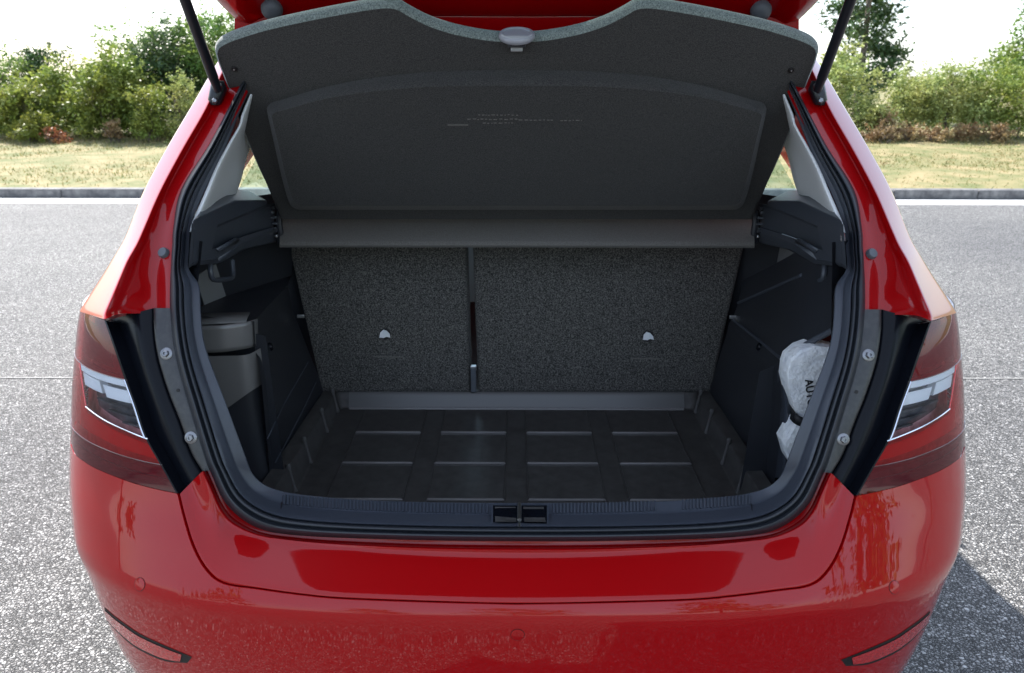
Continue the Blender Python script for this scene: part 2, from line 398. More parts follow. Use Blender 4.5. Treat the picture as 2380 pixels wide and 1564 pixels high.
def branch_mesh(seed, h, nst, spread, r0):
    r = random.Random(seed); m_ = MB()
    for k in range(nst):
        a = r.uniform(0, 6.28); s = spread*r.uniform(.4, 1); hh = h*r.uniform(.65, 1)
        b0 = Vector((r.gauss(0, .06), r.gauss(0, .06), -.12)) if nst > 1 else Vector((0, 0, -.12)); P = [b0]
        for q in range(1, 6):
            t_ = q/5; P.append(b0+Vector((math.cos(a)*s*t_**1.4+r.gauss(0, .03), math.sin(a)*s*t_**1.4+r.gauss(0, .03), hh*t_)))
        m_.tube(P, [r0*(1-.8*q/5)*(1 if nst == 1 else r.uniform(.6, 1)) for q in range(6)], 6)
        for q in (2, 3, 4):
            for _ in range(2):
                a2 = r.uniform(0, 6.28); l = h*.28*r.uniform(.6, 1.2)
                m_.tube([P[q], P[q]+Vector((math.cos(a2)*l*.5, math.sin(a2)*l*.5, l*.5)), P[q]+Vector((math.cos(a2)*l, math.sin(a2)*l, l*.8))], [r0*.35, r0*.2, r0*.06], 5)
    return m_
M['bark'] = noise_col(mat('bark', (.12, .10, .08), .9), 30, (.06, .05, .04), (.2, .165, .13), .3, .7, bump=.5, bdist=.01)
LEAF = dict(olive=leafmat('olive_leaves', (.115, .165, .025), (.32, .38, .08)), dark=leafmat('dark_green_leaves', (.03, .065, .022), (.09, .15, .045), .3, .4),
            mid=leafmat('green_leaves', (.08, .15, .03), (.23, .33, .07)), yellow=leafmat('yellowgreen_leaves', (.14, .17, .02), (.30, .31, .06)),
            pale=leafmat('pale_willow_leaves', (.18, .23, .06), (.44, .49, .17)), dry=leafmat('dry_brown_leaves', (.20, .125, .05), (.40, .29, .15)), rust=leafmat('rust_leaves', (.22, .07, .03), (.34, .14, .06)))
BUSH = {}
def bush_blobs(seed, n, rad, h):
    r = random.Random(seed); B = []
    for i in range(n):
        a = r.uniform(0, 6.28); q = r.random()**.6*rad*.62; z = r.uniform(.22, .80)*h
        br = rad*r.uniform(.34, .58)*(1.1-.55*z/h); B.append((math.cos(a)*q, math.sin(a)*q, z, br, br*r.uniform(.8, 1.25)))
    B.append((0, 0, .45*h, rad*.55, h*.42)); return B
def shrub(u, v, yy, rad, h, leaf, label, seed, n=5200, ls=.038, stems=5, name='shrub', cat='shrub', group='shrubs behind the verge', low=True):
    p = atY(u, v, KY+yy); base = kpt(p.x, yy, verge_z(yy)-.02)
    t_ = thing(name, label, cat, tuple(base), group)
    bl = bush_blobs(seed, 11, rad, h)
    if low: bl += [(rad*.4*math.cos(k*2.1), rad*.4*math.sin(k*2.1), .16*h, rad*.42, .16*h) for k in range(3)]
    cm = crown_mesh(seed, bl, int(n*1.5), ls)
    o = cm.build('crown', LEAF[leaf], t_, sm=False); o.matrix_parent_inverse = Matrix.Identity(4)
    o = branch_mesh(seed+5, h*.85, stems, rad*.5, .022 if stems > 1 else .05).build('trunk' if stems == 1 else 'stems', M['bark'], t_); o.matrix_parent_inverse = Matrix.Identity(4)
    return t_
# left hedge: (u, row, radius, height, leaves, label)
shrub(-60, 200, 6.6, 1.15, 1.60, 'mid', 'green shrub cut by the left edge of the picture', 11, 8000)
shrub(85, 200, 7.4, .80, 1.85, 'dark', 'dark green round-topped shrub at the far left of the hedge', 12, 7000)
shrub(45, 200, 5.6, .85, 1.20, 'olive', 'low olive shrub in front of the dark round-topped shrub', 13, 7000)
shrub(60, 250, 4.9, .42, .62, 'yellow', 'small bright yellow-green bush at the foot of the left hedge', 14, 2400, .026)
shrub(185, 200, 6.2, .80, 1.55, 'olive', 'olive shrub between the dark round-topped shrub and the widest shrub', 15, 7500)
shrub(250, 200, 5.7, .92, 1.72, 'olive', 'widest olive-green shrub in the middle of the left hedge', 16, 10000)
shrub(345, 200, 7.2, 1.1, 2.25, 'mid', 'tall green shrub left of the left gas strut', 17, 10000)
shrub(405, 200, 6.6, 1.0, 2.35, 'dark', 'tallest dark green shrub right beside the left gas strut', 18, 10000)
shrub(500, 200, 7.0, .95, 2.75, 'mid', 'tall light green shrub between the left strut and the tailgate', 19, 9000)
shrub(345, 250, 5.0, .48, 1.15, 'olive', 'slim bright olive bush in front of the tall dark shrubs', 20, 3200, .028)
shrub(425, 250, 5.2, .50, 1.25, 'pale', 'pale slim bush touching the left pillar of the car', 21, 3200, .028)
shrub(120, 300, 4.75, .30, .35, 'rust', 'small rust-brown withered bush at the foot of the left hedge', 22, 420, .024, low=False)
shrub(262, 300, 4.8, .26, .50, 'dry', 'small dry brown bush below the widest shrub', 23, 700, .024, low=False)
# right hedge
shrub(2130, 200, 5.9, .85, 1.40, 'pale', 'pale willow-like shrub with a bare grey stem right of the car', 31, 5600, .03, 1, low=False)
shrub(2030, 200, 5.6, .55, .95, 'pale', 'low pale shrub touching the right pillar of the car', 32, 3200, .028)
shrub(2215, 200, 5.9, .80, 1.42, 'pale', 'pale willow-like shrub in the middle of the right hedge', 33, 5200, .03, 1, low=False)
shrub(2290, 200, 6.1, .80, 1.50, 'olive', 'olive shrub with thin bare stems near the right edge', 34, 5600, .03, 2, low=False)
shrub(2375, 200, 5.7, .85, 1.45, 'olive', 'olive shrub cut by the right edge of the picture', 35, 6000, .03, 3)
shrub(2060, 280, 5.3, .30, .6, 'dry', 'small brown-leaved bush beside the right pillar', 36, 800, .024, low=False)
for k, (u, s) in enumerate([(2045, .32), (2110, .34), (2180, .32), (2250, .36), (2320, .36)]):
    shrub(u, 300, 5.0+.12*(k % 2), s, .34, 'dry', ['dry brown tuft under the low pale shrub by the right pillar', 'dry brown tuft at the bare grey stem', 'dry brown tuft between two pale willow-like shrubs', 'dry brown tuft under the olive shrub with bare stems', 'dry brown tuft nearest the right edge of the picture'][k], 40+k, 900, .026, low=False, name='dry_tuft', cat='dry plant', group='dry tufts under the right hedge')
# hedge behind the car, seen through its windows
for k, (u, lf, lb) in enumerate([(600, 'mid', 'green shrub glimpsed through the left side window of the car'), (1800, 'olive', 'olive shrub glimpsed through the right side window of the car'), (1930, 'pale', 'pale shrub right behind the right gas strut')]):
    shrub(u, 200, 6.4, 1.0, 1.7, lf, lb, 50+k, 4200, .042, 3)
for k, (u, lf) in enumerate([(780, 'olive'), (960, 'mid'), (1140, 'dark'), (1320, 'olive'), (1500, 'mid'), (1660, 'pale')]):
    shrub(u, 200, 6.3+.3*(k % 2), .95, 1.5+.2*(k % 3), lf, 'shrub of the hedge hidden behind the car roof and raised shelf', 80+k, 3000, .045, 3, group='shrubs hidden behind the car')
def tree(x, y, z0, h, rad, trunk, leaf, label, seed, n=9000, ls=.06, group='trees', cone=.5):
    t_ = thing('tree', label, 'tree', (x, y, z0), group)
    r = random.Random(seed); bl = []
    for i in range(46):
        q = (i+r.random())/46; z = trunk+(h-trunk)*q; rr = rad*(1-cone*q)*math.sqrt(max(.05, 1-(2*q-.8)**2*.45))
        a = r.uniform(0, 6.28); d = rr*r.uniform(.35, .8); br = rad*r.uniform(.24, .42)*(1-cone*.5*q)
        bl.append((math.cos(a)*d, math.sin(a)*d, z, br, br*.85))
    o = crown_mesh(seed, bl, n, ls).build('crown', LEAF[leaf], t_, sm=False); o.matrix_parent_inverse = Matrix.Identity(4)
    o = branch_mesh(seed, h*.92, 1, .15, .035*h/2).build('trunk', M['bark'], t_); o.matrix_parent_inverse = Matrix.Identity(4)
    return t_
def tree_px(u, yy, h, rad, trunk, leaf, label, seed, **k):
    p = atY(u, 250, KY+yy); b_ = kpt(p.x, yy, 0); return tree(b_.x, b_.y, verge_z(yy)-.05, h, rad, trunk, leaf, label, seed, **k)
tree_px(1990, 10.5, 5.6, 1.35, .35, 'dark', 'tall dark green tree rising behind the right gas strut', 61, n=15000, ls=.06)
tree_px(2395, 8.6, 3.2, 1.15, .7, 'mid', 'bright green leafy tree at the right edge behind the hedge', 62, n=6500, ls=.055)
# trees on the far side of the car park, behind the camera (they show in the paint)
for k, (x, y, h, rad) in enumerate([(9, -6, 6.5, 2.4), (13, -1, 7, 2.6), (6.5, -15, 6, 2.4), (-15, -4, 6, 2.2), (-13, -16, 6.5, 2.6), (0, -26, 7, 3), (-7, -27, 6, 2.6), (13, -24, 7, 3)]):
    tree(x, y, -.05, h, rad, 1.4, 'mid', 'tree across the car park that only shows mirrored in the paint', 70+k, n=2600, ls=.16, group='trees across the car park', cone=.25)

# ================================================================== THE CAR
car = thing('red_hatchback_car', 'red hatchback car parked with its tailgate open and its boot empty', 'car', (0, 2.9, 0))
V = Vector
# picture-space curves of the left half (the right half is their mirror)
SEAL_O = [(575,165),(538,237),(484,339),(421,440),(403,528),(400,574),(397,620),(395,665),(395,719),(401,784),(413,851),(437,936),(474,1058),(488,1092),(518,1160),(559,1204),(610,1231),(677,1243),(794,1250),(1000,1256),(1201,1258)]
SEAL_I = [(598,176),(563,250),(522,350),(474,450),(446,521),(441,578),(440,624),(464,662),(468,719),(474,784),(492,845),(525,932),(569,1050),(588,1097),(613,1121),(645,1134),(692,1143),(751,1149),(846,1157),(1000,1162),(1201,1164)]
FR_R = [.5,.5,.5,.52,.5,.48,.46,.42,.42,.42,.40,.38,.36,.36,.36,.36,.35,.34,.33,.33,.33]    # share taken by the rubber
def mix(a, b, t): return (a[0]+(b[0]-a[0])*t, a[1]+(b[1]-a[1])*t)
def mirror_path(rows):
    """stations top-left ... bottom centre -> on to the right side"""
    return rows+[[V((-p.x, p.y, p.z)) for p in r] for r in rows[-2::-1]]
# --- weather seal
st = []
for a, b_, f in zip(SEAL_O, SEAL_I, FR_R):
    st.append([OP(*a, .012), OP(*a, -.010), OP(*mix(a, b_, f*.42), -.020), OP(*mix(a, b_, f*.62), -.004), OP(*mix(a, b_, f*.72), -.010), OP(*mix(a, b_, f*.98), -.006), OP(*mix(a, b_, f), .014)])
MB().loft(mirror_path(st), [.5,.5,.3,.3,.5], 5, 4).build('weather_seal', M['rubber'], car)
# --- inner frame trim with the loading sill
st = []
for i, (a, b_, f) in enumerate(zip(SEAL_O, SEAL_I, FR_R)):
    s_ = min(1, max(0, (i-11)/5)); d_in = .035+.055*s_
    p4 = OP(*b_, d_in)
    st.append([OP(*mix(a, b_, f-.01), .016), OP(*mix(a, b_, f+.035), .004), OP(*mix(a, b_, f+(1-f)*.42), .02+.03*s_), OP(*mix(a, b_, f+(1-f)*.50), .028+.032*s_), p4, p4+V((0 if i > 14 else (-.03), .05, -.02-.13*s_))])
sill_mb = MB().loft(mirror_path(st), [.4,.25,.3,.18], 5, 4)
sill = sill_mb.build('sill_trim', M['sill'], car)
sill_bv = sill_mb.bvh()
# --- red rear panel below the seal
GAP = [(1201,1403),(1000,1398),(794,1390),(690,1380),(595,1367),(520,1355),(481,1325),(450,1270),(428,1200),(416,1150)]
LIP = [(1201,1287),(1000,1284),(794,1273),(660,1260),(585,1246),(532,1222),(507,1190),(492,1150),(478,1118),(469,1096)]
SEA = [(1201,1257),(1000,1255),(794,1249),(677,1242),(610,1230),(559,1203),(532,1178),(510,1143),(496,1110),(487,1091)]
st = []
for i, (g_, l_, s_) in enumerate(zip(GAP, LIP, SEA)):
    k = i/9; gp = SH(*g_)
    lp = OP(*l_, -.010-.012*k); d_ = ray(*mix(g_, l_, .5)); n0 = (lp-gp).cross(V((1, 0, 0)) if i < 6 else V((.5, 0, .8))); n0.normalize()
    mp = C0+d_*((gp-C0).dot(n0)/d_.dot(n0)) if i < 6 else SH(*mix(g_, l_, .55), .014+.01*k)
    st.append([gp+V((0, .02, -.012)), gp, mp, lp, OP(*mix(l_, s_, .40), -.012), OP(*mix(l_, s_, .55), .008), OP(*s_, .010)])
st = st[::-1]; rear = MB().loft(mirror_path(st), [.25,.5,.35,.5,.5], 5, 5)
rear_o = rear.build('rear_panel', M['red'], car); rear_bv = rear.bvh()
# --- bumper
TOPEDGE = [(1201,1406),(1000,1401),(794,1393),(690,1383),(595,1370),(520,1358),(479,1328),(447,1272),(425,1202),(413,1152)]
LB = [(410,1147),(370,1139),(315,1125),(265,1107),(224,1090),(190,1070),(172,1055)]       # lower edge of the tail lamp
cols_ = []
for p in smoothpx(TOPEDGE, 5)+smoothpx(LB, 4): cols_.append(SH(*p))
cols_ = [p for p in cols_ if p]
tops = [(th_of(p.x, p.z), p.z) for p in cols_]
thl, zl = tops[-1]
for k in range(1, 9): tops.append((thl+(math.pi/2+.18-thl)*k/8, zl+.012*k/8))
def bump_col(th, z0):
    out = []; n = 36
    for i in range(n+1):
        z = z0+(.14-z0)*(i/n)
        p = shell_pt(th, z)
        out.append(p)
    # rolled upper edge
    top = out[0]; inn = top+V((math.sin(th)*.012, .014*math.cos(th)+.002, -.010))
    return [inn, top+V((0, .003, -.0005))]+out
left = [bump_col(*q) for q in tops]
right = [[V((-p.x, p.y, p.z)) for p in r] for r in left[1:]]
bm = MB(); bm.grid(right[::-1]+left); bump_bv = bm.bvh()
bumper = bm.build('bumper', M['red'], car, angle=60)
def both_decal(bv, A, B, off, name, m, parent, nu=4, mirror=True, **k):
    rows = decal(bv, A, B, off, nu)
    mb = MB().grid(rows); r = [mb.build(name, m, parent, **k)]
    if mirror: r.append(mb.mirror().build(name, m, parent, **k))
    return r
# dark shut line between bumper and rear panel / lamp
def seam(bv, px, off, r, name, m, parent, mirror=True, n=6):
    P = [hit(bv, *q, off) for q in smoothpx(px, n)]; P = [p for p in P if p]
    if len(P) < 2: print('SEAM MISS', name); return []
    mb = MB().tube(P, r, 6); out = [mb.build(name, m, parent)]
    if mirror: out.append(mb.mirror().build(name, m, parent))
    return out
# fog reflectors in the bumper corners
RU = [(234,1402),(262,1428),(295,1452),(325,1472),(380,1498),(447,1526)]
RL = [(240,1432),(268,1463),(300,1493),(332,1514),(385,1536),(436,1540)]
ru, rl = smoothpx(RU, 3), smoothpx(RL, 3)
both_decal(bump_bv, ru, rl, .0008, 'reflector_surround', M['gap'], bumper)
def shrink(A, B, f, e):
    a = [mix(p, q, f) for p, q in zip(A, B)]; b = [mix(p, q, 1-f) for p, q in zip(A, B)]
    return a[e:-e], b[e:-e]
for s_ in (1, -1):
    a, b_ = shrink(ru, rl, .16, 1)
    mb = MB().grid(decal(bump_bv, a, b_, .0018, 4))
    if s_ < 0: mb = mb.mirror()
    mb.build('reflector', M['reflector'], bumper)
# parking sensors
for (u, v, mir) in ((1203, 1475, False), (325, 1358, True)):
    p, n_ = hitn(bump_bv, u, v)
    for s_ in ((1, -1) if mir else (1,)):
        mb = MB().disc(p-n_*.001, n_, .0105, [(1.07, 0), (1.07, .0014)], 24)
        r_ = mb if s_ > 0 else mb.mirror(); ring = r_.build('parking_sensor', M['gap'], bumper)
        mb = MB().disc(p-n_*.001, n_, .0105, [(1, 0), (1, .0018), (.9, .0020)], 24)
        (mb if s_ > 0 else mb.mirror()).build('sensor_face', M['red'], ring)

# --- quarter panels: flank, pillar and jamb around the opening
def quarter():
    S = []
    # (B silhouette, C crease, D jamb bottom, E seal), offsets of y against the opening surface, window pillar depth
    data = [((540,90),(560,96),(586,120),(605,130), .04,-.012,.004,.0),
            ((496,155),(520,160),(556,170),(576,172), .04,-.014,.004,.0),
            ((442,246),(478,252),(520,250),(540,246), .04,-.016,.004,.0),
            ((385,342),(423,348),(466,347),(486,345), .04,-.018,.004,.0),
            ((333,438),(372,444),(404,445),(423,444), .04,-.022,.004,.0),
            ((299,523),(335,529),(376,530),(405,530), .035,-.03,.004,.0),
            ((284,558),(318,567),(366,576),(402,576), .03,-.036,.004,.0),
            ((264,592),(297,604),(360,612),(399,612), 0.028,-.046,.008,.0),
            ((234,640),(278,648),(356,658),(398,660), 0.036,-.058,.014,.0),
            ((206,682),(259,694),(355,700),(397,702), 0.039,-.068,.014,.0),
            ((186,713),(245,727),(354,720),(397,722), 0.039,-.075,.014,.0),
            ((180,722),(243,742),(353,728),(397,730), 0.039,-.08,.014,.0)]
    for i, (B, Cc, D, E, db, dc, dd, de) in enumerate(data):
        b_, c_, d_, e_ = OP(*B, db), OP(*Cc, dc), OP(*D, dd), OP(*E, de)
        k = i/11
        a1 = b_+V((-.012, .12, .0)); a2 = b_+V((-.02, 1.0-.5*min(1, k*1.7), -.006))  # unseen forward part of the pillar lengthened to keep sun out of the boot
        j = c_.lerp(d_, .10)+V((.002, .028, 0)) if i > 5 else c_.lerp(d_, .16)+V((0, .02, 0))
        S.append([a2, a1, b_, c_, j, d_, e_, e_+V((.01, .02, 0))])
    return MB().loft(S, [.3,.16,.09,.25,.4,.4], 5, 5)
qm = quarter(); q_bv = qm.bvh()
ql, qr = both(qm, 'quarter_panel', M['red'], car, angle=60)
# buffer pads on the jamb
p, n_ = hitn(q_bv, 383, 589)
both(MB().disc(p-n_*.004, n_, .0095, [(1, 0), (1, .009), (.85, .012), (.3, .0125)], 18), 'rubber_buffer', M['greyrub'], car)
# --- steel flange with bolts, gloss black infill beside the lamp
FO = [(357,716),(358,767),(368,834),(392,912),(419,980),(444,1050),(470,1095)]
FI = [(400,716),(402,784),(415,851),(439,936),(459,1000),(477,1058),(489,1093)]
st = [[OP(*o_, .012), OP(*o_, -.004), OP(*i_, .0), OP(*i_, .012)] for o_, i_ in zip(FO, FI)]
fl = MB().loft(st, [.25, .25], 6, 4); f_bv = fl.bvh(); both(fl, 'steel_flange', M['flange'], car)
for (u, v) in ((387, 822), (444, 1017)):
    p, n_ = hitn(f_bv, u, v)
    for s_ in (1, -1):
        mb = MB().disc(p-n_*.002, n_, .0105, [(1, 0), (1, .003), (.85, .004)], 20)
        w_ = (mb if s_ > 0 else mb.mirror()).build('bolt', M['steel'], car)
        mb = MB().disc(p+n_*.002, n_, .0062, [(1, 0), (1, .0045), (.8, .0055), (.45, .0055), (.4, .003)], 6)
        (mb if s_ > 0 else mb.mirror()).build('bolt_head', M['steel'], w_, sm=False)
p, n_ = hitn(f_bv, 414, 907)
both(MB().disc(p-n_*.002, n_, .0032, [(1, 0), (1, .0026), (.5, .0027)], 12), 'drain_hole', M['gap'], car)
BO = [(247,745),(271,812),(294,879),(318,945),(341,1015),(376,1078),(414,1146)]
BI = FO[:-1]+[(470,1096)]
st = [[SH(*o_, .004), SH(*mix(o_, i_, .035), .006), SH(*mix(o_, i_, .085), .03), OP(*mix(o_, i_, .6), -.012), OP(*i_, .004), OP(*i_, .02)] for o_, i_ in zip(BO, BI)]
both(MB().loft(st, [.35,.35,.4,.2], 6, 4), 'lamp_side_infill', M['gloss'], car, angle=60)

# --- tail lamps: tinted outer lenses over a housing with guides and reflectors
def proj(p):
    q = CM.transposed() @ (p-C0); return (1190+F*q.x/-q.z, 782-F*q.y/-q.z)
def lamp_rows():
    inner = [SH(*q) for q in smoothpx(BO, 8)]
    n = len(inner)
    bot = [SH(*q) for q in smoothpx(LB, 5)]; bot = [p for p in bot if p]
    bt = [(th_of(p.x, p.z), p.z) for p in bot]
    thE, zE = bt[-1]; bt += [(thE+(math.pi/2+.10-thE)*k/10, zE+.012*k/10) for k in range(1, 11)]
    tin = (th_of(inner[0].x, inner[0].z), inner[0].z)
    te = (math.pi/2+.10, tin[1]-.012)
    rows = []; m_ = len(bt)
    for i in range(n):
        s = i/(n-1); row = []; a = inner[i]; ta, za = th_of(a.x, a.z), a.z
        for j in range(m_):
            q = j/(m_-1)
            top = (tin[0]+(te[0]-tin[0])*q, tin[1]+(te[1]-tin[1])*q)
            lef = (ta, za); rig = (te[0], te[1]+(bt[-1][1]-te[1])*s)
            c = tuple((1-s)*top[d]+s*bt[j][d]+(1-q)*lef[d]+q*rig[d]-((1-s)*(1-q)*tin[d]+(1-s)*q*te[d]+s*(1-q)*bt[0][d]+s*q*bt[-1][d]) for d in (0, 1))
            row.append(shell_pt(c[0], c[1]))
        rows.append(row)
    return rows
LR = lamp_rows(); LN, LM = len(LR), len(LR[0])
def LP(s, q, d=0):
    """point on the lamp: s down the inner edge, q outwards, d metres under the lens"""
    i = min(max(s, 0), 1)*(LN-1); j = min(max(q, 0), 1)*(LM-1); i0, j0 = min(int(i), LN-2), min(int(j), LM-2); fi, fj = i-i0, j-j0
    p = LR[i0][j0].lerp(LR[i0][j0+1], fj).lerp(LR[i0+1][j0].lerp(LR[i0+1][j0+1], fj), fi)
    n_ = (LR[i0][j0+1]-LR[i0][j0]).cross(LR[i0+1][j0]-LR[i0][j0])
    n_.normalize()
    if n_.x+n_.y < 0: n_ = -n_         # into the car
    return p+n_*d
def lgrid(s0, s1, q0, q1, d, ns=14, nq=14):
    f = lambda a, b_, k: (a(k) if callable(a) else a)
    return [[LP((lambda qq: (s0(qq) if callable(s0) else s0)+((s1(qq) if callable(s1) else s1)-(s0(qq) if callable(s0) else s0))*i/ns)(q0+(q1-q0)*j/nq), q0+(q1-q0)*j/nq, d) for j in range(nq+1)] for i in range(ns+1)]
QW = next(k/400 for k in range(400) if proj(LP(.64, k/400))[0] < 203)
def lens(name, tint, body_, k):
    m = glass(name, tint); t = m.node_tree; N = t.nodes; L = t.links
    tr = [n for n in N if n.type == 'BSDF_TRANSPARENT'][0]; mx = [n for n in N if n.type == 'MIX_SHADER'][0]
    di = N.new('ShaderNodeBsdfDiffuse'); di.inputs[0].default_value = (*body_, 1); m2 = N.new('ShaderNodeMixShader'); m2.inputs[0].default_value = k
    L.new(tr.outputs[0], m2.inputs[1]); L.new(di.outputs[0], m2.inputs[2]); L.new(m2.outputs[0], mx.inputs[1]); return m
M['red_lens'] = lens('red_lens_plastic', (.92, .06, .07), (.33, .002, .006), .32); M['smoke_lens'] = lens('smoked_red_lens', (.62, .05, .06), (.20, .010, .016), .5); M['dark_lens'] = lens('dark_red_lens', (.5, .03, .05), (.11, .006, .012), .5)
M['housing'] = noise_col(mat('lamp_housing', (.4, .4, .42), .35, metal=.3), 45, (.45, .45, .46), (.85, .85, .86), .35, .65, bump=.3, bdist=.004)
M['chamber'] = noise_col(mat('lamp_dark_chamber', (.08, .085, .10), .3, metal=.5), 30, (.05, .055, .07), (.16, .17, .2), .35, .65)
hm = MB(); hm.grid(lgrid(0, 1, 0, 1, .028, 24, 24))
hm.grid([[LP(0, i/24, .028) for i in range(25)], [LP(0, i/24, .001) for i in range(25)]]); hm.grid([[LP(1, i/24, .028) for i in range(25)], [LP(1, i/24, .001) for i in range(25)]])
lamps = both(hm, 'tail_light', M['housing'], car, angle=50)
def lpart(mb, name, m, **k):
    mb.build(name, m, lamps[0], **k); mb.mirror().build(name, m, lamps[1], **k)
S0, S1 = .345, .68
lpart(MB().grid([[LP(i/24, .0, .03) for i in range(25)], [LP(i/24, 0, -.0005) for i in range(25)], [LP(i/24, .012, -.0008) for i in range(25)]]), 'lens_side_wall', M['gloss'])
S1f = lambda q: S1-.075*min(1, q/QW)
lpart(MB().grid(lgrid(0, S0, 0, 1, 0)), 'smoked_lens', M['smoke_lens'])
lpart(MB().grid(lgrid(S0, S1f, 0, QW, 0)), 'clear_lens', M['clear'])
lpart(MB().grid(lgrid(S0, S1f, QW, 1, 0)), 'red_lens', M['red_lens'])
lpart(MB().grid(lgrid(S1f, .84, 0, 1, 0)), 'red_lens', M['red_lens'])
lpart(MB().grid(lgrid(.84, 1, 0, 1, 0)), 'dark_lens', M['dark_lens'])
# indicator chamber: dark bowl, white reflector steps, bright rims
lpart(MB().grid(lgrid(S0, S1f, 0, QW, .022)), 'indicator_chamber', M['chamber'])
def lblock(s0, s1, q0, q1, d0, d1, name, m):
    a = lgrid(s0, s1, q0, q1, d0, 4, 6); b_ = lgrid(s0, s1, q0, q1, d1, 4, 6); mb = MB().grid(a)
    for e1, e2 in ((a[0], b_[0]), (a[-1], b_[-1]), ([r_[0] for r_ in a], [r_[0] for r_ in b_]), ([r_[-1] for r_ in a], [r_[-1] for r_ in b_])): mb.grid([e1, e2])
    lpart(mb, name, m)
lblock(S0+.004, S0+.045, .03, QW*1.12, .0012, .020, 'reflector_band', M['lamp_white'])
lblock(S0+.055, S0+.13, QW*.56, QW*.97, .003, .020, 'reflector_block', M['lamp_white'])
lblock(S0+.07, S0+.145, QW*.05, QW*.50, .003, .020, 'reflector_block', M['lamp_white'])
lblock(S0+.048, S0+.062, QW*.10, QW*.42, .005, .012, 'bulb_slot', M['steel'])
for k in range(3): lblock(S0+.19+.045*k, S0+.20+.045*k, QW*.1, QW*(.85-.2*k), .012, .020, 'reflector_facet', M['chamber'])
def ltube(P_, r_, name, m): lpart(MB().tube(P_, r_, 8), name, m)
ltube([LP(S1f(QW*k/12), QW*k/12, -.0003) for k in range(13)], .0012, 'window_rim', M['chrome'])
ltube([LP(S0+(S1f(QW)-S0)*k/12, QW, .001) for k in range(13)], .0016, 'window_rim', M['lamp_bright'])
ltube([LP(S0+(S1-S0)*k/12, .016, -.0004) for k in range(13)], .0018, 'side_rim', M['chrome'])
# C-shaped light guide
lpart(MB().grid(lgrid(lambda q: S1f(q)+.05, lambda q: S1f(q)+.14+.04*min(1, q/QW), .03, .97, .006, 5, 20)), 'light_guide', M['lamp_bright'])
lpart(MB().grid(lgrid(S0+.02, S1+.10, QW+.05, QW+.20, .006, 16, 5)), 'light_guide', M['lamp_bright'])
lpart(MB().grid(lgrid(.05, S0-.05, .10, .75, .010, 8, 8)), 'inner_lens', M['lamp_mid'])
lpart(MB().grid(lgrid(.865, .885, .03, .97, .006, 3, 20)), 'thin_guide', M['lamp_bright'])
lpart(MB().grid(lgrid(.925, .935, .03, .97, .006, 3, 20)), 'thin_guide', M['lamp_mid'])
# shut lines between the lens zones
ltube([LP(S0, k/16, -.0001) for k in range(17)], .0007, 'lens_joint', M['lamp_dark'])
ltube([LP(.84, k/20, -.0001) for k in range(21)], .0007, 'lens_joint', M['lamp_dark'])

# --- tailgate, swung up on its hinges
TZ0, TY0, TS = 1.46, 1.72, .45
tn = V((0, -TS, -1)).normalized()        # towards the boot
def TG(x, s, d=0):                        # s metres from the hinge line along the gate, d metres towards the boot
    k = 1/math.sqrt(1+TS*TS); return V((x, TY0-s*k, TZ0+s*TS*k))+tn*d
prof = [(0, .53), (.06, .56), (.2, .578), (.45, .60), (.62, .64), (.8, .62), (.95, .56)]
def gate_w(s): return interp(smooth_tab(prof), s)
def gate_outline(inset, s0, s1, n=14):
    L_ = [(-gate_w(s0+(s1-s0)*i/n)+inset, s0+(s1-s0)*i/n) for i in range(n+1)]
    return L_
gate = MB(); outer = gate_outline(0, 0, .95); rim = gate_outline(.035, .012, .935)
rows_l = []
for (x, s), (xi, si) in zip(outer, rim):
    rows_l.append([TG(x, s, -.045), TG(x, s, -.01), TG(x+.012, s, .0), TG(xi, si, .004), TG(xi+.04, si, -.006), TG(xi+.055, si, -.012)])
gate.grid(rows_l); gate.grid([[V((-p.x, p.y, p.z)) for p in r] for r in rows_l])
# top rail with its pressed crease, visible in the middle above the shelf
rail = [(150, 1.655), (92, 1.625), (44, 1.606), (38, 1.606), (33, 1.592), (0, 1.575), (-45, 1.53), (-60, 1.50)]
gate.grid([[atY(545+(2402-1090)*i/24, v, y+.02*((i-12)/12)**2) for i in range(25)] for v, y in rail])
gate.grid([[TG(-gate_w(.6)+.09+2*(gate_w(.6)-.09)*i/20, .6, -.01) for i in range(21)], [TG(-gate_w(.93)+.09+2*(gate_w(.93)-.09)*i/20, .93, -.01) for i in range(21)]])
# outer skin of the lower gate and spoiler
gate.grid([[TG(-gate_w(s)+2*gate_w(s)*i/20, s, -.045-.02*math.sin(math.pi*i/20)) for i in range(21)] for s in (.56, .7, .85, .95)])
gate.grid([[TG(-gate_w(s)+2*gate_w(s)*i/20, s, -.05-.015*math.sin(math.pi*i/20)) for i in range(21)] for s in (-.02, .1, .22)])
tg = gate.build('tailgate', M['red'], car, angle=50); g_bv = gate.bvh()
MB().grid([[TG(-gate_w(s)+.03+2*(gate_w(s)-.03)*i/10, s, -.04) for i in range(11)] for s in (.19, .35, .5, .61)]).build('rear_window', M['sun_dim'], tg)
for u, v in ((632, 27), (1768, 30)):
    d = ray(u, v); p = onplane(u, v, TG(0, .2, .0), tn)
    MB().disc(p-tn*.006, (tn+V((0, -.5, .5))).normalized(), .0205, [(1, -.01), (1, .004), (.9, .011), (.6, .016), (.2, .018)], 20).build('gate_buffer', M['greyrub'], tg)
p = onplane(1203, 52, TG(0, .1, -.01), tn); MB().disc(p-tn*.004, tn, .0055, [(1, 0), (1, .006), (.3, .006)], 12).build('plug', M['gap'], tg)
